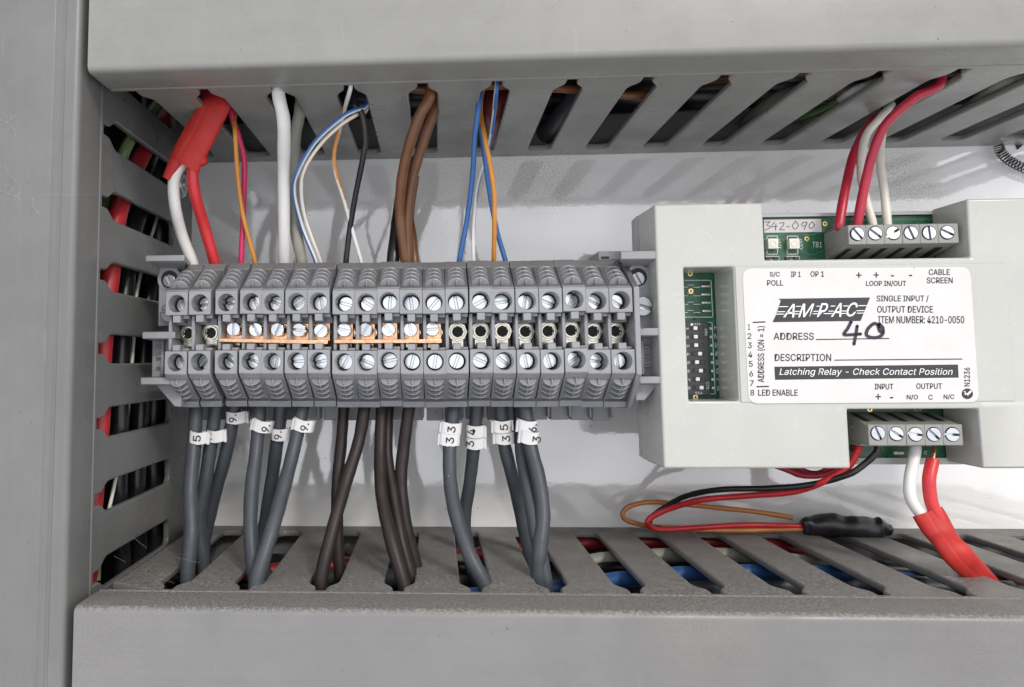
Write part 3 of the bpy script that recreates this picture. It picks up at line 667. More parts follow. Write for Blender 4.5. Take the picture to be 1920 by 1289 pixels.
# screw connectors
def connector(screws, x0, x1, y0, y1, split, below, name_label):
    yF, yB = -58.2, YP-.05
    a, b = at(x0, y1, yF), at(x1, y0, yF); n = len(screws)
    t = None; mb = MB()
    cs = [at(s_[0], s_[1], yF) for s_ in screws]
    ed = [a.x]+[(cs[i].x+cs[i+1].x)/2 for i in range(n-1)]+[b.x]
    for i in range(n):
        g0 = .05 if i in split else 0
        mb.holed(ed[i]+g0, ed[i+1], a.z, b.z, cs[i].x, cs[i].z, 1.95, yF, yF+5)
    lo_, hi_ = (a.z-3.0, b.z-.02) if below else (a.z+.02, b.z+2.6)
    mb.hull8([(a.x+.02, yF+1.2, a.z+.02), (b.x-.02, yF+1.2, a.z+.02), (b.x-.02, yB, lo_), (a.x+.02, yB, lo_), (a.x+.02, yF+1.2, a.z+.6), (b.x-.02, yF+1.2, a.z+.6), (b.x-.02, yB, lo_+.8), (a.x+.02, yB, lo_+.8)]) if below else mb.hull8([(a.x+.02, yF+1.2, b.z-.6), (b.x-.02, yF+1.2, b.z-.6), (b.x-.02, yB, hi_-.8), (a.x+.02, yB, hi_-.8), (a.x+.02, yF+1.2, b.z-.02), (b.x-.02, yF+1.2, b.z-.02), (b.x-.02, yB, hi_), (a.x+.02, yB, hi_)])
    mb.box(a.x+.03, b.x-.03, yF+5-.01, yB, a.z+.03, b.z-.03)
    ym = yF+4.0
    if below: mb.prism([(yF+4, a.z+.1), (yF+4, a.z-.6), (yB, lo_+.1), (yB, a.z+.1)], lambda p, q, s_: (s_, p, q), a.x+.03, b.x-.03)
    else: mb.prism([(yF+4, b.z-.1), (yF+4, b.z+.5), (yB, hi_-.1), (yB, b.z-.1)], lambda p, q, s_: (s_, p, q), a.x+.03, b.x-.03)
    mb.mi = 1  # black blocks laid on as the shade inside the wire openings
    for i in range(n):
        sl_ = lambda y: (a.z+.02+(lo_-a.z)*(y-yF-1.2)/(yB-yF-1.2)-.05) if below else (b.z-.02+(hi_-b.z)*(y-yF-1.2)/(yB-yF-1.2)+.05)
        e0, e1 = ed[i]+1.2, ed[i+1]-1.7; ya, yb2 = yF+3.6, yB-1.6; d_ = .5 if below else -.5
        mb.hull8([(e0, ya, sl_(ya)), (e1, ya, sl_(ya)), (e1, yb2, sl_(yb2)), (e0, yb2, sl_(yb2)), (e0, ya, sl_(ya)+d_), (e1, ya, sl_(ya)+d_), (e1, yb2, sl_(yb2)+d_), (e0, yb2, sl_(yb2)+d_)])
    mb.mi = 0
    if below: mb.box(a.x-.3, b.x-6, yF+3.5, yB, b.z-.02, b.z+.25)
    else: mb.box(a.x-.1, b.x-5.5, yF+4.0, yB-.1, a.z-.6, a.z+.02)
    for dz in (.22, .8): mb.box(a.x-.45, a.x+.02, yB-6, yB-5.0, a.z+(b.z-a.z)*dz-.25, a.z+(b.z-a.z)*dz+.25)
    o = mb.obj('screw_connector', [M_CONN, M_BLACK], MOD, bevel=.14, seg=1); o['label'] = name_label
    for i in range(n):
        k = su.copy(); COL.objects.link(k); k.parent = o; k.scale = (.84, 1, .84)
        k.location = (Vector((cs[i].x, yF+1.5, cs[i].z))-Vector(o['_o']))*S; k.rotation_euler = (random.uniform(-.06, .06), screws[i][2], random.uniform(-.06, .06))
connector([(1607, 439, .9), (1641, 438, .7), (1675, 437.5, -.6), (1708, 437, 1.2), (1742, 437, 1.5), (1776, 436.5, .5)], 1592, 1796, 419, 459, (3,), True, 'six way grey screw connector at the top of the module')
connector([(1646, 813, 1.2), (1681, 814, .6), (1717, 815, .15), (1751, 815, .8), (1786, 815, .05)], 1630, 1804, 796, 836, (2,), False, 'five way grey screw connector at the bottom of the module')
# printed label
yL = YM-.34
mb = MB(); pts = []
cor = [(1392, 504), (1819, 501), (1836, 754.5), (1404, 757)]
ins = 18
def rc(c0, c1, c2):
    a, b, c = (Vector(q) for q in (c0, c1, c2)); u, v = (a-b).normalized()*ins, (c-b).normalized()*ins
    return [tuple(b+u*(1-t)**2*1.0+v*t**2*1.0) for t in (0, .2, .4, .6, .8, 1)]
for i in range(4): pts += rc(cor[i-1], cor[i], cor[(i+1) % 4])
mb.prism([(at(x, y, yL).x, at(x, y, yL).z) for x, y in pts], lambda p, q, s_: (p, s_, q), yL, YM-.2)
LAB = mb.obj('printed_label', M_LABEL, MOD)
yT = yL-.05
X4 = lambda x0, y0, x1, y1: (1380+x0/3.393, 480+y0/3.393, 1380+x1/3.393, 480+y1/3.393)
mb = MB()
for s_, bx, kw in (('S/C', (215, 102, 278, 136), {}), ('POLL', (198, 155, 300, 190), {}), ('IP 1', (350, 101, 411, 134), {}), ('OP 1', (475, 99, 560, 133), {}),
    ('+', (765, 106, 798, 141), dict(bold=0.)), ('+', (876, 105, 909, 140), dict(bold=0.)), ('-', (987, 124, 1004, 131), dict(bold=0.)), ('-', (1102, 122, 1120, 129), dict(bold=0.)),
    ('LOOP IN/OUT', (828, 159, 1082, 196), {}), ('CABLE', (1227, 86, 1360, 122), {}), ('SCREEN', (1214, 138, 1378, 175), {}),
    ('SINGLE INPUT /', (895, 252, 1225, 295), {}), ('OUTPUT DEVICE', (899, 320, 1253, 362), {}), ('ITEM NUMBER: 4210-0050', (905, 384, 1452, 430), {}),
    ('ADDRESS', (240, 490, 495, 535), {}), ('DESCRIPTION', (247, 625, 605, 670), {}), ('INPUT', (883, 815, 1000, 850), {}), ('OUTPUT', (1148, 812, 1310, 847), {}),
    ('+', (888, 879, 922, 914), dict(bold=0.)), ('-', (981, 899, 999, 907), dict(bold=0.)), ('N/O', (1087, 884, 1157, 917), {}), ('C', (1225, 884, 1251, 916), {}), ('N/C', (1322, 882, 1388, 915), {}),
    ('LED ENABLE', (142, 852, 392, 890), {}), ('N1236', (1452, 712, 1488, 830), dict(rot=90)), ('ADDRESS (ON = 1)', (137, 448, 186, 805), dict(rot=90))):
    kw.pop('bold', 0); write(mb, s_, X4(*bx), yT, ink=.28, **kw)
for i, y in enumerate((453, 511, 570, 628, 688, 750, 811, 871)):
    x = 82+i*3.1; write(mb, '12345678'[i], X4(x-(5 if i == 0 else 12), y-18, x+(7 if i == 0 else 12), y+18), yT, ink=.22)
def bar(p0, p1, wpx): ribbon(mb, [(1380+p0[0]/3.393, 480+p0[1]/3.393), (1380+p1[0]/3.393, 480+p1[1]/3.393)], wpx, yT)
bar((512, 533), (972, 526), 1.9); bar((629, 664), (1438, 657), 1.9); bar((110, 424), (184, 421), 2.4); bar((134, 833), (206, 831), 2.4)
quad(mb, *[(1380+x/3.393, 480+y/3.393) for x, y in ((244, 706), (1412, 692), (1417, 775), (249, 789))], yT)
c_ = (1472, 878); n = 28
mb.face([mb.bm.verts.new(at(1380+(c_[0]+36*math.cos(k*2*math.pi/n))/3.393, 480+(c_[1]+34*math.sin(k*2*math.pi/n))/3.393, yT)) for k in range(n)])
mb.obj('label_lettering', M_INK, LAB)
yT2 = yT-.05
mb = MB(); write(mb, 'Latching Relay - Check Contact Position', X4(276, 716, 1379, 769), yT2, shear=.22, bold=0.)
ribbon(mb, [(1380+1456/3.393, 480+866/3.393), (1380+1466/3.393, 480+890/3.393)], 3.4, yT2); ribbon(mb, [(1380+1466/3.393, 480+890/3.393), (1380+1500/3.393, 480+856/3.393)], 3.4, yT2)
mb.obj('white_lettering', M_INKW, LAB)
L8 = lambda x, y: (1420+x/7.385, 540+y/7.385)
mb = MB(); lg = [(288, 152), (1562, 134), (1430, 460), (210, 476), (262, 370), (320, 195), (322, 172)]
mb.face([mb.bm.verts.new(at(*L8(*q), yT)) for q in lg]); LOGO = mb.obj('logo', M_INK, LAB)
mb = MB()
for ch, x0, y0, x1, y1 in (('A', 360, 226, 516, 408), ('M', 568, 222, 788, 406), ('P', 828, 216, 978, 402), ('A', 1022, 214, 1166, 400), ('C', 1238, 206, 1386, 396)):
    a, b = L8(x0, y0), L8(x1, y1); write(mb, ch, (a[0], a[1], b[0], b[1]), yT2, shear=.42, ink=.35)
for p0, p1 in (((300, 262), (425, 260)), ((535, 258), (610, 257)), ((820, 256), (868, 255)), ((1015, 254), (1080, 253)), ((1190, 252), (1262, 251)), ((1400, 248), (1520, 246)),
               ((270, 333), (385, 330)), ((515, 328), (590, 327)), ((775, 326), (850, 325)), ((985, 324), (1055, 323)), ((1165, 322), (1245, 321)), ((1370, 318), (1490, 316)),
               ((258, 366), (372, 364)), ((500, 362), (575, 361)), ((768, 360), (836, 359)), ((920, 358), (1040, 357)), ((1150, 356), (1238, 355)), ((1380, 352), (1478, 350))):
    ribbon(mb, [L8(*p0), L8(*p1)], 1.5, yT2)
mb.obj('logo_lettering', M_INKW, LOGO)
yT3 = yT2-.05
mb = MB(); ribbon(mb, [L8(*q) for q in ((1300, 470), (1255, 560), (1200, 645), (1300, 650), (1430, 640))], 5.6, yT3)
ribbon(mb, [L8(*q) for q in ((1385, 530), (1365, 650), (1340, 780))], 5.4, yT3)
ribbon(mb, [L8(*q) for q in ((1680, 520), (1620, 495), (1540, 560), (1510, 640), (1550, 680), (1650, 690), (1730, 650), (1740, 560), (1690, 500))], 5.8, yT3)
ribbon(mb, [L8(*q) for q in ((1680, 540), (1700, 600), (1745, 620))], 6, yT3)
mb.obj('handwritten_number', M_MARKER, LAB)

# ------------------------------------------------------------------ wires
def path(pts, n=12):
    """pts: (px,py,Y) with Y a number, 'T'/'B' (on the top / bottom slotted wall) or None (interpolated)."""
    k = []
    for q in pts:
        if q[2] == 'T': k.append((q[0], q[1], max(-71, min(-9, atZ(q[0], q[1], ZT+.5).y))))
        elif q[2] == 'B': k.append((q[0], q[1], max(-71, min(-9, atZ(q[0], q[1], ZB-.5).y))))
        else: k.append(q)
    d = [0]
    for i in range(1, len(k)): d.append(d[-1]+math.hypot(k[i][0]-k[i-1][0], k[i][1]-k[i-1][1]))
    kn = [i for i in range(len(k)) if k[i][2] is not None]; out = []
    for i in range(len(k)):
        if k[i][2] is not None: Y = k[i][2]
        else:
            a = max(j for j in kn if j < i); b = min(j for j in kn if j > i); t = (d[i]-d[a])/(d[b]-d[a]); t = t*t*(3-2*t)
            Y = k[a][2]+(k[b][2]-k[a][2])*t
        out.append(at(k[i][0], k[i][1], Y))
    if pts[0][2] == 'T': out = [out[0]+Vector((9, 2, 19)), out[0]+Vector((1.5, .4, 8))]+out
    if pts[-1][2] == 'B': out = out+[out[-1]+Vector((1.5, .5, -8)), out[-1]+Vector((8, 2, -20))]
    return spline(out, n)
def wire(name, pts, r, m, label, cat='wire', group=None, stripe=None, twist=.03, phase=0., seg=14):
    mb = MB(); P = path(pts); ph = random.uniform(0, 6); n_ = len(P)
    r = [r*(1+.022*math.sin(ph+i*.31)+.018*math.sin(2*ph+i*.83)+random.uniform(-.008, .008)) for i in range(n_)]
    mb.tube(P, r, seg if stripe is None else 16, stripe=stripe, twist=twist, phase=phase)
    o = mb.obj(name, m, smooth=60)
    return tag(o, label, cat, group)
YT_ = -41
def up(*q): return [(q[0][0], q[0][1], 'T')]+[(x, y, None) for x, y in q[1:-1]]+[(q[-1][0], q[-1][1], YT_-1), (q[-1][0], q[-1][1]+16, YT_)]
wire('wire', up((434, 212), (447, 255), (458, 305), (456, 400), (452, 490)), .86, M_PINK, 'thin pink wire dropping into the third terminal')
wire('wire', [(440, 218, 'T'), (441, 252, -58), (446, 330, None), (456, 405, -47), (478, 490, -42), (480, 506, -41)], .68, M_ORANGE, 'thin orange wire crossing in front of the pink wire')
wire('cable', up((522, 172), (532, 230), (532, 330), (533, 490)), 1.85, M_WHITE, 'thick straight white cable above the terminals', 'cable')
wire('cable', up((562, 212), (553, 262), (550, 330), (553, 420), (566, 490)), 1.8, M_WGREY, 'thick dull grey-white cable just right of the white cable', 'cable')
wire('wire', [(687, 196, 'T'), (665, 207, -63), (640, 221, -63.5), (592, 265, -62)]+[(x, y, None) for x, y in ((558, 322), (551, 362), (566, 425))]+[(592, 490, -42), (592, 506, -41)], .66, [M_WHITE, M_BLUE], 'white wire with a blue stripe bowing far out to the left', stripe=.44, twist=.0005, phase=.08)
wire('wire', [(688, 205, 'T'), (668, 216, -60), (640, 234, -61), (602, 270, -60)]+[(x, y, None) for x, y in ((574, 312), (565, 352), (573, 410))]+[(601, 490, -42), (601, 506, -41)], .60, [M_WHITE, M_ORANGE], 'white wire with an orange stripe inside the bowed blue striped one', stripe=.22, twist=.002, phase=.86)
wire('wire', [(657, 166, 'T'), (646, 205, -59), (637, 240, -55), (627, 285, None), (630, 325, None), (645, 375, None), (660, 430, None), (677, 490, -42), (680, 506, -41)], .62, [M_WHITE, M_ORANGE], 'white wire with an orange stripe crossing the black wire', stripe=.40, twist=.02)
wire('wire', up((664, 190), (679, 215), (685, 260), (681, 295), (666, 370), (656, 430), (649, 490)), .88, M_WBLK, 'thin black wire curving out of the third slot')
wire('cable', up((806, 180), (785, 222), (764, 285), (753, 340), (750, 405), (760, 490)), 1.58, M_BROWN, 'brown cable in front, leftmost of three above the terminals', 'cable', 'brown cables above the terminals')
wire('cable', up((815, 205), (800, 248), (783, 300), (770, 350), (763, 420), (764, 490)), 1.55, M_BROWN, 'brown cable curving in from the right of the brown pair', 'cable', 'brown cables above the terminals')
wire('cable', [(778, 330, -34), (768, 400, -34), (772, 440, -36), (777, 490, -39), (777, 506, -38)], 1.5, M_BROWN, 'short brown cable end behind the two long brown cables', 'cable', 'brown cables above the terminals')
wire('cable', [(775, 300, -28), (757, 350, -31), (746, 410, -36), (737, 490, -40), (736, 506, -39)], 2.0, M_WBLK, 'thick black cable behind the brown cables', 'cable')
wire('wire', up((899, 190), (891, 250), (886, 330), (876, 410), (861, 490)), .78, M_BLUE, 'solid blue wire, the left of two that spread apart')
wire('wire', [(931, 170, 'T'), (925, 225, -54), (914, 285, -47), (895, 350, None), (888, 420, None), (888, 490, -42), (889, 506, -41)], .62, [M_WHITE, M_BLUE], 'white wire with a blue stripe between the two solid blue wires', stripe=.42, twist=.006, phase=.1)
wire('wire', [(898, 208, 'T'), (905, 265, -52), (918, 360, None), (931, 430, None), (948, 490, -42), (951, 506, -41)], .76, M_BLUE, 'solid blue wire running behind the orange one to the right')
wire('wire', [(901, 208, 'T'), (909, 258, -58), (921, 320, -57), (927, 380, None), (926, 490, -43), (926, 506, -41)], .72, M_ORANGE, 'orange wire hanging straight in front of a blue wire')
def cores(*q): return [(q[0][0], q[0][1], 'T')]+[(x, y, None) for x, y in q[1:-1]]+[(q[-1][0], q[-1][1], -53), (q[-1][0], q[-1][1]+9, -52.5)]
wire('wire', cores((1665, 212), (1634, 228), (1603, 285), (1586, 350), (1574, 418)), 1.28, M_WCRIM, 'crimson wire, left of two entering the module from above', group='crimson wires to the module')
wire('wire', cores((1762, 158), (1716, 183), (1662, 232), (1636, 290), (1621, 350), (1608, 418)), 1.28, M_WCRIM, 'crimson wire, right of two, arching high into the upper trunking', group='crimson wires to the module')
wire('wire', [(1672, 196, -40), (1650, 222, -43), (1624, 255, None), (1614, 310, None), (1620, 360, None), (1636, 418, -51), (1636, 427, -51)], 1.14, M_WCREAM, 'cream wire passing behind the right crimson wire', group='cream wires to the module')
wire('wire', [(1676, 170, -38), (1661, 215, -41), (1652, 265, None), (1651, 310, None), (1658, 360, None), (1664, 418, -51), (1664, 427, -51)], 1.14, M_WCREAM, 'cream wire hanging right of both crimson wires', group='cream wires to the module')

# two-core cables with a red jacket
def sheath(mb, pts, wpx0, wpx1, flat):
    P = path(pts, 10); n = len(P); R_ = []
    for i in range(n):
        R_.append((wpx0+(wpx1-wpx0)*i/(n-1)))
    mb.tube(P, R_, 52, flat=flat, fixed=True, prof=lambda f, a: 1.02-.09*math.sin(a)**2*(1-.75*abs(math.cos(a)))+.02*math.sin(9*f+3*a)+.03*math.sin(2*a+1)*math.sin(14*f)-(.075 if abs(math.degrees(a)-104) < 5 else 0)+.012*math.sin(41*f+5*a)*math.sin(17*a+60*f))
yA = atZ(398, 205, ZT).y
t = thing('two_core_cable', at(360, 260, -52), 'red jacketed cable splitting into white and red cores at upper left', 'cable')
mb = MB(); sheath(mb, [(408, 172, yA+2), (401, 200, yA), (376, 250, -58), (352, 294, -57), (345, 308, -56.5)], 4.5, 5.0, .46); 
mb.obj('red_jacket', M_SHEATH, t, smooth=50)
mb = MB(); P = spline([at(338, 290, -57), at(325, 310, -57), at(311, 335, -56.5)], 8); mb.tube(P, [2.4-1.2*i/(len(P)-1) for i in range(len(P))], 14, flat=.6, fixed=True); mb.obj('jacket_flap', M_SHEATH, t)
mb = MB(); P = spline([at(372, 285, -56.8), at(378, 300, -57), at(383, 309, -57)], 8); mb.tube(P, [2.0-.6*i/(len(P)-1) for i in range(len(P))], 14, flat=.7, fixed=True); mb.obj('jacket_flap', M_SHEATH, t)
mb = MB(); mb.tube(path([(345, 300, -55), (327, 335, -55), (328, 385, None), (341, 440, None), (360, 490, -43), (364, 506, -42)]), 1.75, 16); mb.obj('white_core', M_WHITE, t, smooth=60)
mb = MB(); mb.tube(path([(372, 285, -56), (362, 318, -56), (365, 362, None), (383, 425, None), (402, 490, -43), (405, 506, -42)]), 1.75, 16); mb.obj('red_core', M_WRED, t, smooth=60)
t = thing('two_core_cable', at(1760, 980, -56), 'red jacketed cable splitting into white and red cores below the module', 'cable')
yB_ = max(-70, atZ(1845, 1075, ZB).y)
mb = MB(); sheath(mb, [(1738, 960, -54), (1763, 1000, -56), (1796, 1040, -60), (1832, 1077, yB_-1), (1862, 1110, yB_+3)], 4.0, 3.1, .55); mb.obj('red_jacket', M_SHEATH, t, smooth=50)
mb = MB(); mb.tube(path([(1716, 838, -50), (1715, 852, -51), (1706, 900, -53), (1708, 935, None), (1727, 965, -54), (1745, 985, -54)]), 1.5, 16); mb.obj('white_core', M_WHITE, t, smooth=60)
mb = MB(); mb.tube(path([(1749, 863, -52.5), (1742, 900, -54), (1746, 940, None), (1757, 968, -55), (1766, 985, -55)]), 1.65, 16); mb.obj('red_core', M_WRED, t, smooth=60)
mb = MB(); mb.tube(path([(1751, 836, -51), (1751, 850, -52), (1749, 870, -52.6)]), .55, 10); mb.obj('copper_conductor', M_COPPER, t, smooth=60)

# grey and brown cables below the terminals
YL_ = -44
CX = {}
def down(k, q, r, m, label, yend='B', y0=YL_, group=None):
    P = [(q[0][0], q[0][1]-14, y0+2), (q[0][0], q[0][1], y0)]+[(x, y, None) for x, y in q[1:-1]]+[(q[-1][0], q[-1][1], yend)]
    CX[k] = (P, r)
    return wire('cable', P, r, m, label, 'cable', group, seg=18)
G1, G2 = 'grey cables below the terminals', 'dark brown cables below the terminals'
down('g2', [(405, 762), (397, 820), (386, 900), (373, 980), (381, 1045)], 2.05, M_GREY, 'middle grey cable of the trio at far left, crossing behind the others', y0=-42, group=G1)
down('g3', [(440, 762), (424, 850), (402, 930), (388, 990), (382, 1030)], 2.05, M_GREY, 'grey cable slanting down leftward, right one of the trio at far left', y0=-41, group=G1)
down('g1', [(368, 762), (363, 840), (357, 920), (359, 1000), (352, 1076)], 2.15, M_GREY, 'front grey cable of the trio at far left, marked 5', group=G1)
down('g5', [(527, 762), (518, 840), (507, 920), (497, 980), (490, 1030)], 2.05, M_GREY, 'middle grey cable of the second trio, behind the crossing one', y0=-42, group=G1)
down('g4', [(487, 762), (481, 840), (472, 920), (470, 1000), (478, 1082)], 2.05, M_GREY, 'left upright grey cable of the second trio', group=G1)
down('g6', [(568, 762), (549, 850), (528, 930), (507, 1005), (480, 1098)], 2.05, M_GREY, 'grey cable slanting across the front of the second trio', y0=-45, group=G1)
down('b1', [(645, 762), (640, 830), (633, 900), (632, 960), (636, 1062)], 1.75, M_BRNC, 'upright dark brown cable behind the slanting brown one', y0=-41, group=G2)
down('b2', [(684, 762), (672, 830), (650, 900), (626, 985), (602, 1090)], 1.85, M_BRNC, 'dark brown cable slanting across to the lower left', y0=-45, group=G2)
down('b4', [(728, 762), (726, 850), (738, 930), (752, 1010), (770, 1080)], 1.7, M_BRNC, 'middle cable of the dark brown trio', y0=-41, group=G2)
down('b3', [(716, 762), (713, 850), (716, 930), (733, 1010), (757, 1096)], 1.85, M_BRNC, 'left cable of the dark brown trio, bowing outward', y0=-43, group=G2)
down('b5', [(767, 762), (757, 840), (752, 900), (760, 980), (781, 1065)], 1.85, M_BRNC, 'right cable of the dark brown trio', y0=-45, group=G2)
down('g8', [(894, 762), (888, 840), (880, 910), (871, 975), (880, 1035)], 1.95, M_GREY, 'straight grey cable marked 34, behind the curving one', y0=-42, group=G1)
down('g7', [(851, 762), (844, 830), (844, 900), (856, 970), (880, 1040), (908, 1096)], 2.0, M_GREY, 'grey cable marked 33, curving to the right at its foot', y0=-45, group=G1)
down('g10', [(974, 762), (978, 850), (993, 930), (1005, 1000), (1022, 1085)], 1.95, M_GREY, 'grey cable half hidden behind the one marked 36', y0=-40, group=G1)
down('g9', [(939, 762), (945, 830), (962, 900), (978, 970), (992, 1040)], 1.95, M_GREY, 'grey cable marked 35, slanting to the lower right', y0=-43, group=G1)
down('g11', [(984, 762), (993, 830), (1010, 900), (1018, 965), (1012, 1030), (1010, 1085)], 2.1, M_GREY, 'dusty grey cable marked 36, front one at the right end', y0=-46, group=G1)

# white cable markers
def marker(cable, py, digit, label, left, right, tilt=0., tcx=None, ln=3.5):
    P = path(CX[cable][0]); r = CX[cable][1]
    # nearest point of the cable to picture row py
    def row(p):
        d = p-CAM; f = d.dot(R2); return PPY+FPX*d.dot(R1)/f
    i = min(range(2, len(P)-3), key=lambda k: abs(row(P[k])-py)); c = P[i]; T_ = (P[i+1]-P[i-1]).normalized()
    yf = c.y-r-.75
    xl, xr = at(left, py, yf).x, at(right, py, yf).x
    u = Vector((1, 0, -tilt)).normalized(); ax = Vector((-u.z, 0, u.x))
    if ax.z < 0: ax = -ax
    t = thing('cable_marker', c, label, 'cable marker', 'white cable markers')
    # closed flattened ring: outer and inner outline in (u, y) about the middle of the band
    mid = Vector(((xl+xr)/2, c.y, at((left+right)/2, py, yf).z)); hw = (xr-xl)/2; hd = r+.75; th = .55
    def outline(k):
        o = []
        for j in range(28):
            a = 2*math.pi*j/28; sx, sy = math.cos(a), math.sin(a)
            o.append(((hw-k)*math.copysign(abs(sx)**.5, sx), (hd-k)*math.copysign(abs(sy)**.55, sy)))
        return o
    mb = MB(); O, I = outline(0), outline(th); L = []
    for (pl, e) in ((O, 1), (I, 1), (I, -1), (O, -1)):
        rg = []
        for (p, q) in pl:
            wav = .25*math.cos(p/hw*3.0)*(1 if e > 0 else 1)+random.uniform(-.05, .05)
            rg.append(mb.bm.verts.new(mid+u*p+Vector((0, q, 0))+ax*(e*ln/2-wav)))
        L.append(rg)
    for k in range(4):
        a, b = L[k], L[(k+1) % 4]
        for j in range(28): mb.face([a[j], a[(j+1) % 28], b[(j+1) % 28], b[j]])
    # small curled clip edge at one side
    sg = 1 if (tcx or 0) < 0 else -1
    mb.tube([mid+u*(sg*(hw-.2))+Vector((0, -hd*.55, 0))+ax*(ln/2-.2), mid+u*(sg*(hw-.2))+Vector((0, -hd*.55, 0))-ax*(ln/2+.1)], .55, 10)
    mb.obj('sleeve', M_MARK, t, smooth=50, bevel=.08, seg=1)
    gl = MB(); tx = mid+u*(tcx or 0)
    v, f = glyphs(digit, 0, 0., 1.); hh = 1.25; wd = 2.2 if len(digit) == 1 else 2.7
    ln_ = Vector(ax)*(-1 if ax.z < 0 else 1)
    yo = Vector((0, -hd-.07, 0))
    for k_, (ox, oz) in enumerate(((0, 0), (.06, 0), (-.06, 0), (0, .06), (0, -.06))):
        gl.add([tx+yo+Vector((ox, -.004*k_, oz))+ln_*((p-.5)*(1.7 if len(digit) == 1 else 2.3))-ln_*.1+u*(-(q-.5)*2.3) for p, q in v], f)
    gl.obj('digit', M_INK, t)
marker('g1', 822, '5', 'white marker reading 5 on the far left grey cable', 352, 389, .05, -.2)
marker('g2', 819, '9.', 'white marker with half hidden figure beside the marker 5', 385, 421, -.03, -2.1)
marker('g3', 784, '9.', 'white marker reading 9, the highest of its trio, right above the marker 5', 421, 463, -.04, -.9)
marker('g4', 800, '9.', 'white marker reading 9 on the left cable of the second trio', 470, 508, .25, 1.6)
marker('g5', 816, '9.', 'white marker reading 9, the lowest of the second trio', 506, 546, -.04, -.8)
marker('g6', 799, '9.', 'white marker reading 9 on the slanting cable of the second trio', 547, 587, .22, .7)
marker('g7', 805, '3', 'upper marker reading 3 on the leftmost of the right hand cables', 825, 866, .12, .2)
marker('g7', 825.5, '3', 'lower marker reading 3 on the leftmost of the right hand cables', 822, 863, .08, .2)
marker('g8', 810, '4', 'white marker reading 4 above a marker reading 3', 873, 911, .02, -1.3)
marker('g8', 832, '3', 'white marker reading 3 below a marker reading 4', 872, 911, .0, -1.6)
marker('g9', 801, '5', 'white marker reading 5 above a marker reading 3', 923, 961, .0, .5)
marker('g9', 822.5, '3', 'white marker reading 3 below a marker reading 5', 926, 966, .02, .5)
marker('g11', 801, '6.', 'white marker reading 6, rightmost of the upper ones', 970, 1009, .12, 1.5)
marker('g11', 822, '3', 'white marker reading 3 at far right, below the marker 6', 974, 1013, .14, 2.0)

# resistor lead under the module: wires, bare orange wire, heat shrink
zt = ZB+1.1
def rest(px, py, z): return atZ(px, py, z).y
yr = max(-14, min(-3, rest(1400, 990, zt)))
wire('wire', [(1646, 838, -51), (1642, 850, -51), (1624, 868, -50), (1590, 890, None), (1520, 909, None), (1440, 916, -37), (1350, 918.5, None), (1285, 931, None), (1238, 957, None), (1219, 975, -14), (1222, 988, -11), (1250, 990, -10), (1320, 992, -9), (1420, 990, -9), (1520, 986, -9)], .88, M_WBLK, 'black wire from the module doubling back beside the red one')
wire('wire', [(1612, 836, -50), (1606, 850, -49), (1588, 878, -47), (1545, 903, None), (1490, 922, None), (1400, 930, -30), (1320, 937, None), (1262, 952, None), (1225, 968, None), (1214, 980, -16), (1225, 991, -13), (1255, 993, -12), (1320, 989, -11), (1400, 985, -10.5), (1520, 987, -10)], .93, M_WRED, 'red wire looping left under the module into the black heat shrink')
wire('wire', [(1487, 972, -14), (1470, 968, -13), (1400, 958, -11), (1330, 951, -10), (1260, 944, -10), (1215, 942, -10), (1180, 950, -10), (1167, 965, -10), (1180, 978, -10), (1220, 987, -10), (1300, 993.5, -10.5), (1400, 995, -10.5), (1520, 992, -10)], .82, M_COPW, 'bare ended copper orange wire in a long flat loop')
wire('wire', [(1440, 868, -30), (1478, 882, -32), (1502, 891, -33), (1532, 892, -34), (1562, 884, -36), (1592, 862, -40), (1604, 840, -46)], .95, M_WCRIM, 'red wire loop tucked under the bottom edge of the module')
wire('wire', [(1470, 866, -30), (1500, 880, -31), (1522, 888, -32), (1545, 884, -34), (1580, 862, -38)], .85, M_WCRIM, 'second red wire loop tucked behind the first under the module')
mb = MB(); P = spline([at(1504, 989, -10.5), at(1520, 986, -10.5), at(1560, 986, -11), at(1600, 990, -11.5), at(1640, 992, -11.5), at(1655, 992, -11.5), at(1670, 994, -11.5)], 10); n = len(P)
rs = []
for i in range(n):
    f = i/(n-1); k_ = 1 if f < .8 else (1-f)/.2
    rs.append(2.1+1.6*min(1, f*5)-1.9*max(0, (f-.72)/.28)+k_*(.25*math.sin(f*27)+.12*math.sin(f*53+1)))
mb.tube(P, rs, 20, flat=.8, prof=lambda f, a: 1+.10*math.sin(2*a+f*5)*math.sin(f*22)+.05*math.sin(3*a-9*f))
tag(mb.obj('heat_shrink_sleeve', M_SHRINK, smooth=60), 'wrinkled black heat shrink sleeve lying on the lower trunking', 'heat shrink')

# ------------------------------------------------------------------ cables lying inside the trunking
def inner(pts, r, m, label, loc3=True):
    mb = MB(); mb.tube(spline(pts, 10), r, 14); tag(mb.obj('cable', m, smooth=60), label, 'cable', 'cables inside the trunking')
BZ = lambda px, py, dz: atZ(px, py, ZB-dz)
inner([BZ(880, 1062, 6)+Vector((-90, -4, -3)), BZ(910, 1040, 6), BZ(1110, 1019, 4.5), BZ(1230, 1018, 4.5), BZ(1350, 1019, 4.5), BZ(1480, 1030, 5.5), BZ(1600, 1062, 14)], 2.4, mat('cable_red', (.22, .013, .018), .42), 'red cable inside the lower trunking, nearest the panel')
inner([BZ(640, 1020, 7), BZ(700, 1040, 8), BZ(1030, 1058, 6), BZ(1140, 1049, 4.6), BZ(1270, 1041, 4.6), BZ(1390, 1043, 4.6), BZ(1520, 1056, 5.5), BZ(1680, 1075, 12)], 2.3, M_WGREY, 'pale cable inside the lower trunking, beside the red one')
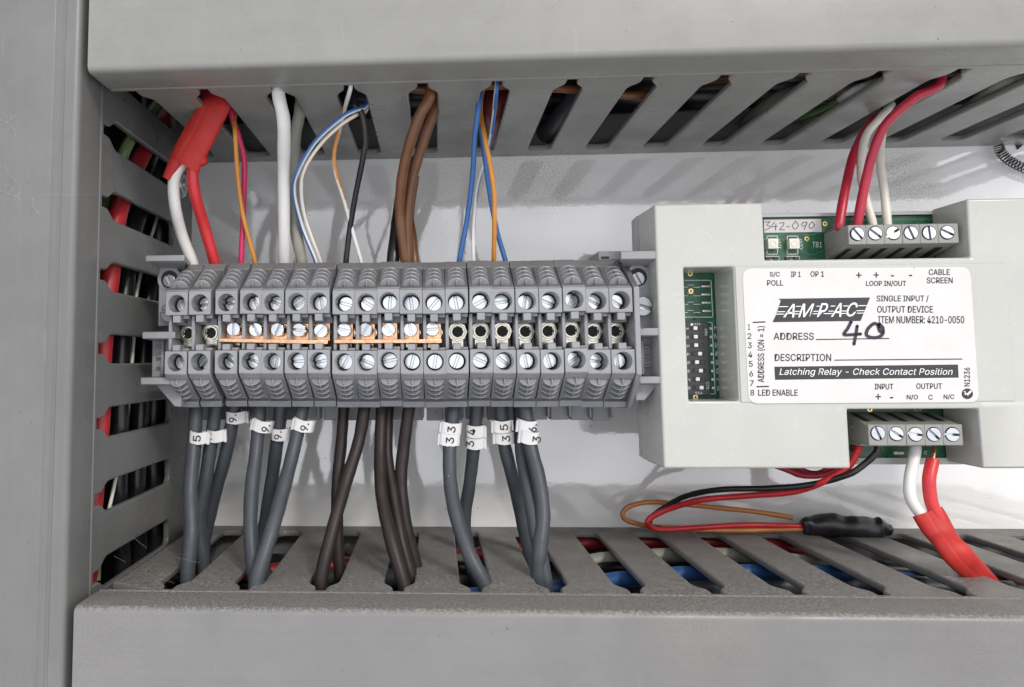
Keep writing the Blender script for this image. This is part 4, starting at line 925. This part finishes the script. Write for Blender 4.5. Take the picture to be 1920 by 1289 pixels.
inner([BZ(700, 1130, 10), BZ(1030, 1108, 6), BZ(1170, 1087, 5), BZ(1310, 1076, 5), BZ(1440, 1074, 5), BZ(1590, 1078, 6), BZ(1720, 1090, 12)], 2.4, mat('cable_blue', (.018, .07, .20), .42), 'blue cable inside the lower trunking')
inner([BZ(430, 1050, 9), BZ(900, 1068, 7), BZ(1130, 1066, 7), BZ(1290, 1052, 7), BZ(1420, 1054, 7), BZ(1560, 1062, 9), BZ(1880, 1080, 9)], 2.6, M_WBLK, 'black cable inside the lower trunking, between the pale and blue ones')
inner([BZ(330, 1085, 12), BZ(880, 1085, 10), BZ(1200, 1103, 9), BZ(1400, 1100, 9), BZ(1650, 1098, 9), BZ(1900, 1110, 9)], 3.0, M_GREY, 'dark grey cable inside the lower trunking, nearest the lid')
inner([BZ(560, 1005, 8), BZ(545, 1030, 10), BZ(500, 1055, 14), BZ(430, 1075, 22)], 2.2, M_WGREY, 'pale cable bending down through the second gap of the lower trunking')
inner([BZ(880, 1052, 8), BZ(905, 1040, 4.5), BZ(950, 1030, 5), BZ(980, 1015, 9)], 2.6, M_WCRIM, 'short red cable showing behind the cable marked 33')
LX = lambda px, py, dx: atX(px, py, XL-dx)
inner([LX(330, 190, 5), LX(270, 285, 5), LX(224, 390, 5), LX(207, 511, 4.5), LX(192, 650, 4.5), LX(187, 790, 4.5), LX(174, 935, 4.5), LX(163, 1090, 6), LX(160, 1200, 8)], 2.8, mat('cable_dark_red', (.33, .016, .02), .42), 'broad red cable inside the left trunking')
inner([LX(318, 260, 7), LX(255, 420, 6), LX(238, 520, 5.5), LX(228, 650, 5.5), LX(224, 790, 5.5), LX(222, 930, 6), LX(230, 1080, 6)], 2.7, M_WBLK, 'black cable right behind the red one in the left trunking')
inner([LX(320, 330, 8), LX(262, 520, 5), LX(250, 650, 4.5), LX(237, 790, 4.5), LX(210, 930, 4.5), LX(180, 1060, 6)], .55, M_WCREAM, 'thin cream wire inside the left trunking')
inner([LX(300, 190, 4.5), LX(240, 270, 4.5), LX(215, 350, 9), LX(200, 375, 10), LX(180, 520, 10), LX(172, 800, 9), LX(178, 1000, 6), LX(176, 1090, 4.5)], 1.8, M_GRN, 'green and yellow wire behind the red cable in the left trunking')
inner([LX(330, 400, 9), LX(285, 520, 7), LX(270, 650, 7), LX(262, 790, 7), LX(255, 930, 7), LX(262, 1080, 7)], 3.0, M_WBLK, 'black cable deepest inside the left trunking')
TZ = lambda px, py, dz: atZ(px, py, ZT+dz)
inner([TZ(300, 140, 12), TZ(640, 150, 8), TZ(790, 168, 5), TZ(930, 160, 5), TZ(1080, 168, 5), TZ(1200, 178, 4), TZ(1330, 150, 8), TZ(1600, 130, 12)], 1.3, mat('cable_dull_orange', (.17, .065, .022), .4), 'orange brown cable inside the upper trunking')
inner([TZ(931, 262, 5), TZ(930, 225, 6), TZ(932, 190, 8), TZ(936, 150, 22)], 4.8, mat('cable_redbrown', (.16, .028, .018), .45), 'thick red-brown cable showing in the fifth gap of the upper trunking')
inner([TZ(1010, 265, 9), TZ(1060, 215, 7), TZ(1090, 175, 9), TZ(1120, 140, 16)], 4.0, M_GREY, 'thick grey cable crossing the sixth gap of the upper trunking')
inner([TZ(1380, 250, 12), TZ(1440, 200, 6), TZ(1500, 175, 6), TZ(1600, 170, 12)], 2.8, M_WGREY, 'pale cable loop inside the upper trunking')
inner([TZ(1480, 225, 9), TZ(1545, 205, 5), TZ(1600, 180, 5), TZ(1680, 160, 10)], 1.6, M_GRN, 'green wire inside the upper trunking')
inner([TZ(1500, 240, 10), TZ(1560, 200, 6), TZ(1610, 168, 4), TZ(1700, 140, 8)], 1.5, M_WHITE, 'white wire inside the upper trunking')
inner([TZ(1790, 220, 9), TZ(1860, 170, 4.5), TZ(1920, 145, 5), TZ(2000, 130, 8)], 1.6, M_WCREAM, 'cream wire at the right end of the upper trunking')

def filler(k, fn, u0, u1, items, what):
    for n_, (v, w_, r, m) in enumerate(items):
        mb = MB(); pts = []
        for i in range(9):
            u = u0+(u1-u0)*i/8; pts.append(Vector(fn(u, v+random.uniform(-1.5, 1.5), w_+random.uniform(-1, 1))))
        mb.tube(spline(pts, 8), r, 14); tag(mb.obj('cable', m, smooth=60), 'black cable deep inside the %s trunking, hardly visible through its gaps' % what, 'cable', 'deep cables in the %s trunking' % what)
filler('t', f_top, -86, 230, [(12, 17, 5.5, M_WBLK), (25, 19, 6, M_WBLK), (39, 18, 6, M_WBLK), (53, 19, 6, M_WBLK), (66, 20, 5.5, M_WBLK), (46, 29, 6, M_WBLK), (30, 30, 6, M_WBLK)], 'upper')
filler('b', f_bot, -86, 230, [(11, 18, 5.5, M_WBLK), (24, 19, 6, M_WBLK), (38, 19, 6, M_WBLK), (52, 20, 6, M_WBLK), (66, 20, 5.5, M_WBLK)], 'lower')
filler('l', f_left, -135, 165, [(10, 9, 5, M_WBLK), (22, 16, 5.5, M_WBLK), (34, 14, 5.5, M_WBLK), (47, 16, 6, M_WBLK), (60, 18, 6, M_WBLK)], 'left')

# ------------------------------------------------------------------ black coil at the right edge
mb = MB(); ax = spline([at(1872, 272, -3.4), at(1878, 288, -3.4), at(1895, 303, -3.4), at(1920, 316, -3.4), at(1950, 326, -3.4), at(1985, 332, -3.4)], 40); n = len(ax); H = []
for i in range(n):
    t_ = (ax[min(i+1, n-1)]-ax[max(0, i-1)]).normalized(); u = t_.cross(Vector((0, 1, 0))).normalized(); a = i/n*2*math.pi*22
    H.append(ax[i]+u*1.5*math.cos(a)+Vector((0, 1, 0))*1.5*math.sin(a))
mb.tube(H, .20, 8); tag(mb.obj('coiled_cord', M_WBLK, smooth=60), 'black coiled cord under the upper trunking at the right edge', 'coiled cord')
mb = MB(); pl = [(1904, 272), (1918, 272), (1907, 281)]; mb.prism([(at(x, y, -.1).x, at(x, y, -.1).z) for x, y in pl], lambda p, q, s_: (p, s_, q), -.5, -.06); tag(mb.obj('black_shade_patch', M_BLACK), 'small black triangle put in for the shadow of a gap beside the coiled cord', 'shade patch')  # black patch put in where there is only a shadowed gap

# ------------------------------------------------------------------ cobweb strands
mb = MB()
def strand(pts, r=.06): mb.tube(spline([at(*q) for q in pts], 5), r, 6)
yl = -90.15
for q in ([(0, 312), (8, 316), (20, 328), (32, 342), (38, 352), (36, 364), (28, 367)], [(0, 357), (12, 361), (22, 367), (30, 369), (40, 380)], [(10, 345), (22, 358), (30, 368)], [(60, 372), (63, 380), (62, 388), (70, 395), (82, 404)], [(0, 225), (14, 232), (22, 238), (30, 246)], [(14, 232), (22, 222), (30, 218)]):
    strand([(x+random.uniform(-2, 2), y+random.uniform(-2, 2), yl) for x, y in q], .022)
    for _ in range(4):
        x, y = random.choice(q); k = random.uniform(3, 11); a_ = random.uniform(0, 6.28)
        strand([(x, y, yl), (x+k*.5*math.cos(a_)+random.uniform(-1.5, 1.5), y+k*.5*math.sin(a_)+random.uniform(-1.5, 1.5), yl-.05), (x+k*math.cos(a_), y+k*math.sin(a_), yl)], random.uniform(.012, .03))
tag(mb.obj('cobweb', M_WEB), 'torn cobweb clinging to the face of the left trunking', 'cobweb')
mb = MB(); strand([(75, 366, yl), (140, 365, -90.6), (180, 365, -80), (235, 364, -70)], .012)
strand([(235, 364, -70), (262, 388, -60)], .016)
tag(mb.obj('cobweb_thread', M_WEB), 'single cobweb thread across an upper slot of the left trunking', 'cobweb')
mb = MB(); strand([(250, 1008, -62), (275, 1028, -58)], .018); strand([(213, 1043, -68), (236, 1054, -64)], .018); strand([(330, 1045, -62), (375, 1056, -60)], .014); strand([(302, 1085, -66), (326, 1094, -64)], .014)
tag(mb.obj('cobweb', M_WEB), 'short cobweb strands in the lower left corner slots', 'cobweb')
for o in list(COL.objects):
    for k in ('_o', '_used'):
        if k in o: del o[k]
